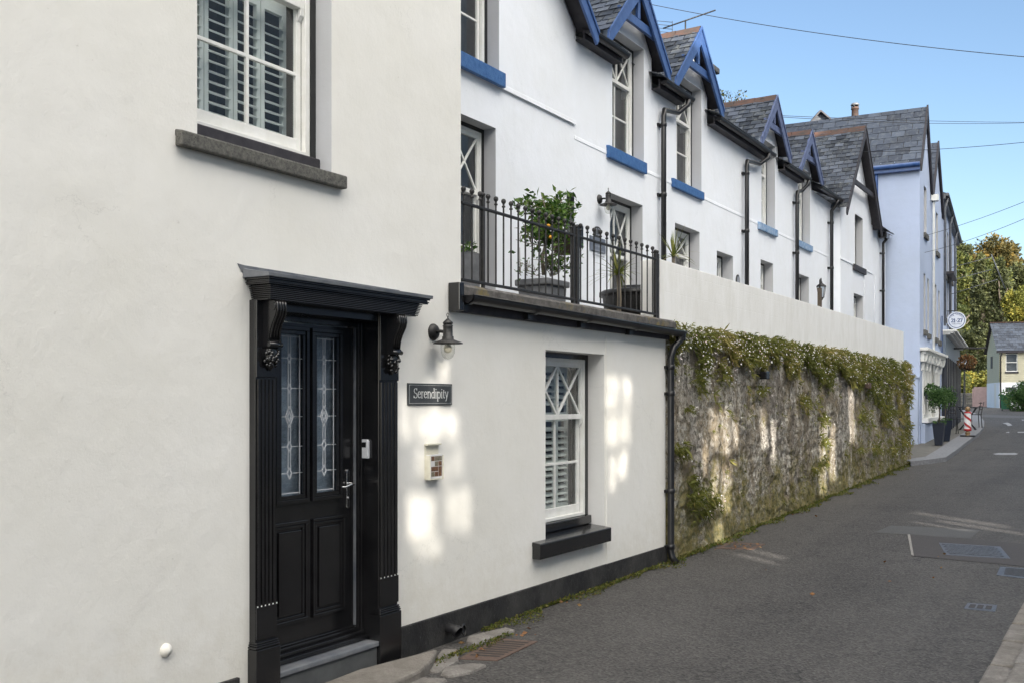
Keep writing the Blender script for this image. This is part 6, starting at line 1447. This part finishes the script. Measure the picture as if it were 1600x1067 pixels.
# moss and leaves along the foot of the walls
m = MB()
def mossline(y0, y1, x0, x1, n, s):
    for _ in range(n):
        Y = rnd.uniform(y0, y1); w_ = max(0, noise.noise(Vector((1, Y*1.7, 0)))+.25)
        X = x0+(x1-x0)*rnd.random()**2*w_*1.5; leaf(m, Vector((X, Y, gz(Y)+.004+rnd.random()*.02)), s*rnd.uniform(.5, 1.3), Vector((rnd.gauss(.3, .5), rnd.gauss(0, .5), abs(rnd.gauss(.3, .3)))).normalized(), rnd)
mossline(6.3, 9.9, .02, .28, 2600, .022); mossline(9.9, ST1, .05, .28, 5200, .03); mossline(5.3, 6.3, .25, .5, 500, .02)
mo = m.build('moss', 'moss', base=(0, 10, 0), fix=False); mo['kind'] = 'stuff'; tag(mo, 'moss and tiny weeds in the joint between the walls and the road', 'moss')
m = MB()
for (x, y, n_, s_) in ((1155, 852, 26, 30), (730, 1015, 12, 45), (800, 985, 8, 40), (1240, 800, 8, 30), (900, 935, 8, 40), (1300, 900, 10, 240), (690, 1035, 5, 20)):
    for _ in range(n_):
        p = ground(x+rnd.gauss(0, s_*.6), y+rnd.gauss(0, s_*.12), .012)
        if p.x > .05: leaf(m, p, rnd.uniform(.02, .05), Vector((rnd.gauss(0, 1), rnd.gauss(0, 1), rnd.uniform(0, .25))).normalized(), rnd)
dl = m.build('fallen_leaves', 'deadleaf', base=(1, 8, 0), fix=False); dl['kind'] = 'stuff'; tag(dl, 'brown fallen leaves scattered at the road edge', 'fallen leaves')
# planter with citrus bush on the balcony
XP = -.50
def cp(x, y, o=XP): a, z = FA.px(x, y, o); return a, z
OF_ = -.22; ta = FA.a(858, OF_); tb_ = FA.a(889, OF_); OB_ = OF_
while project(FA.w(ta, OB_, 3))[0] > 807 and OB_ > -.95: OB_ -= .01
XP = (OF_+OB_)/2; HX = (OF_-OB_)/2
t = thing('trough_planter', 'grey square trough planter with a citrus bush behind the balcony railing', 'planter', FA.w((ta+tb_)/2, XP, ZC))
zt_ = FA.px(858, 434, OF_)[1]; print('planter', ta, tb_, zt_, OB_)
m = MB(FA); m.prism([(ta+.03, ZC-.03), (tb_-.03, ZC-.03), (tb_, zt_-.06), (ta, zt_-.06)], XP-HX+.02, XP+HX-.02); m.box(ta-.025, tb_+.025, XP-HX, XP+HX, zt_-.058, zt_); m.build('trough', 'zinc', t, bevel=.012)
m = MB(FA); m.box(ta+.03, tb_-.03, XP-HX+.04, XP+HX-.04, zt_+.001, zt_+.004); m.build('soil', 'soil', t)
rr = random.Random(8); st = MB(); lv = MB(); fr_ = MB()
def branch(p0, p1, r0, leaves=60, spread=.16, size=.075, sub=4):
    p0, p1 = Vector(p0), Vector(p1); mid = (p0+p1)/2+Vector((rr.gauss(0, .03), rr.gauss(0, .03), rr.gauss(0, .02))); st.tube([p0, mid, p1], [r0, r0*.7, r0*.3], 6)
    for _ in range(sub):
        q = p0+(p1-p0)*rr.uniform(.35, 1); e = q+Vector((rr.gauss(0, .5), rr.gauss(0, .5), rr.uniform(-.1, .7))).normalized()*rr.uniform(.08, .22); st.tube([q, e], [.004, .002], 5)
        for _ in range(leaves//sub):
            c = q+(e-q)*rr.uniform(.2, 1.1); leaf(lv, c+Vector((rr.gauss(0, .03), rr.gauss(0, .03), rr.gauss(0, .03))), size*rr.uniform(.6, 1.2), Vector((rr.gauss(0, 1), rr.gauss(0, 1), rr.gauss(.1, .7))).normalized(), rr, wd=.22)
def P3(x, y, o): a, z = FA.px(x, y, o); return FA.w(a, o, z)
root = P3(850, 430, XP); fork = P3(852, 385, XP)
st.tube([root, P3(847, 405, XP), fork], [.02, .017, .014], 8)
for (x, y, o, r_, n_) in ((846, 305, XP, .012, 110), (868, 308, XP, .012, 110), (884, 306, XP+.05, .01, 90), (836, 330, XP-.1, .01, 90), (860, 330, XP+.1, .01, 110), (878, 335, XP-.1, .01, 100), (846, 350, XP+.1, .01, 90), (868, 355, XP, .01, 100), (890, 322, XP, .008, 70), (856, 368, XP+.12, .008, 80), (832, 345, XP, .008, 50), (806, 375, XP+.05, .007, 26), (828, 372, XP, .006, 16), (878, 372, XP+.1, .007, 60), (862, 318, XP-.1, .009, 80)):
    branch(fork, P3(x, y, o), r_, n_)
for (x, y, o) in ((868, 395, XP), (880, 400, XP+.1), (862, 412, XP+.1), (878, 418, XP), (850, 415, XP+.1), (886, 405, XP)): branch(P3(860, 432, XP), P3(x, y, o), .006, 44, size=.06)
for (x, y) in ((812, 424), (822, 423), (836, 422)): branch(P3(x+2, 431, XP), P3(x, y, XP), .004, 14, size=.05)
for (x, y) in ((857, 353), (860, 371)): fr_.lathe([(.001, -.016), (.013, -.010), (.016, 0), (.013, .010), (.001, .016)], P3(x, y, XP+.15), n=10)
st.build('stem', 'trunk_pale', t); lv.build('foliage', 'leaf_glossy', t, fix=False); fr_.build('fruit', 'fruit', t)
c = P3(880, 383, -1.0); t = thing('terracotta_pot', 'terracotta pot hung on the wall behind the citrus bush', 'pot', c); m = MB(); m.lathe([(.001, -.10), (.09, -.10), (.13, .06), (.14, .06), (.14, .10), (.12, .10), (.11, .05), (.001, .04)], c, n=20); m.build('pot', 'terracotta', t); m = MB(); m.tube([c+Vector((0, 0, .08)), c+Vector((-.3, 0, .12))], .01, 6); m.build('bracket', 'blackmatt', t)
# cordylines
def spiky(name, label, base, h, n_, L, rr, mat='leaf_palm', stem=True):
    t = thing(name, label, 'spiky plant', base, 'spiky cordylines'); b = Vector(base); top = b+Vector((0, 0, h))
    if stem: MB().tube([b, b+Vector((.01, .01, h*.5)), top], [.028, .024, .022], 8).build('stem', 'trunk_pale', t)
    m = MB()
    for i in range(n_):
        th = rr.uniform(0, 6.28); el = rr.uniform(.05, 1.45); d = Vector((math.cos(th)*math.cos(el), math.sin(th)*math.cos(el), math.sin(el))); l = L*rr.uniform(.6, 1.1); sd = d.cross(Vector((0, 0, 1))).normalized()*.012; P = []
        for k in range(6): f = k/5; p = top+d*l*f+Vector((0, 0, -l*.45*f*f*math.cos(el))); w_ = (1-f)**.7+.02; P += [tuple(p-sd*w_), tuple(p+sd*w_)]
        m.add(P, [(2*k, 2*k+1, 2*k+3, 2*k+2) for k in range(5)], rr.random())
    m.build('foliage', mat, t, fix=False); return t
b = P3(966, 466, -.45); b.z = ZC-.03; ht = P3(966, 430, -.45).z-b.z; spiky('cordyline', 'thin stemmed cordyline between the railing bars near the round black tub', tuple(b), ht, 46, .42, random.Random(3))
b = P3(1052, 404, -.75); b.z = 2.45; spiky('cordyline', 'spiky green cordyline rising just behind the white block wall', tuple(b), P3(1052, 402, -.75).z-2.45, 34, .46, random.Random(5))
c0 = FA.a(967, -.55); c1_ = FA.a(1020, -.55); cc = Vector((-.55, (c0+c1_)/2, ZC-.03)); rw = (c1_-c0)/2*.92; zt2 = FA.px(994, 452, -.55)[1]
t = thing('round_tub', 'round black lidded tub behind the right end of the balcony railing', 'tub', cc); hT = zt2-cc.z
m = MB(); m.lathe([(.001, 0), (rw*.8, 0), (rw*.92, hT*.84)], cc, n=28); m.build('tub', 'blackmatt', t)
m = MB(); m.lathe([(rw*.93, hT*.80), (rw, hT*.80), (rw*1.0, hT*.90), (rw*.9, hT*.95), (rw*.5, hT*1.0), (rw*.48, hT*1.06), (.001, hT*1.08)], cc, n=28); m.build('lid', 'plastic', t)
b = P3(731, 432, -1.15); b.z = 2.42; t = thing('grey_pot', 'small grey pot with a seedling at the tall balcony window', 'pot', b); hh_ = P3(731, 400, -1.15).z-b.z
m = MB(); m.lathe([(.001, 0), (.10, 0), (.13, hh_), (.14, hh_+.02), (.11, hh_+.02), (.10, hh_-.03), (.001, hh_-.03)], b, n=4, smooth=False); m.build('pot', 'zinc', t, bevel=.006); m = MB(); leafs(m, b+Vector((0, 0, hh_+.06)), .06, 60, .05, rr); m.build('foliage', 'leaf_glossy', t, fix=False)
a_, z_ = FT.px(905, 371, .03); m = MB(FT); m.box(a_-.16, a_-.02, .0, .10, z_-.14, z_+.12); tag(m.build('post_box', 'black', base=tuple(FT.w(a_, 0, z_)), bevel=.01), 'small black box on the terrace wall beside the recessed window', 'box')
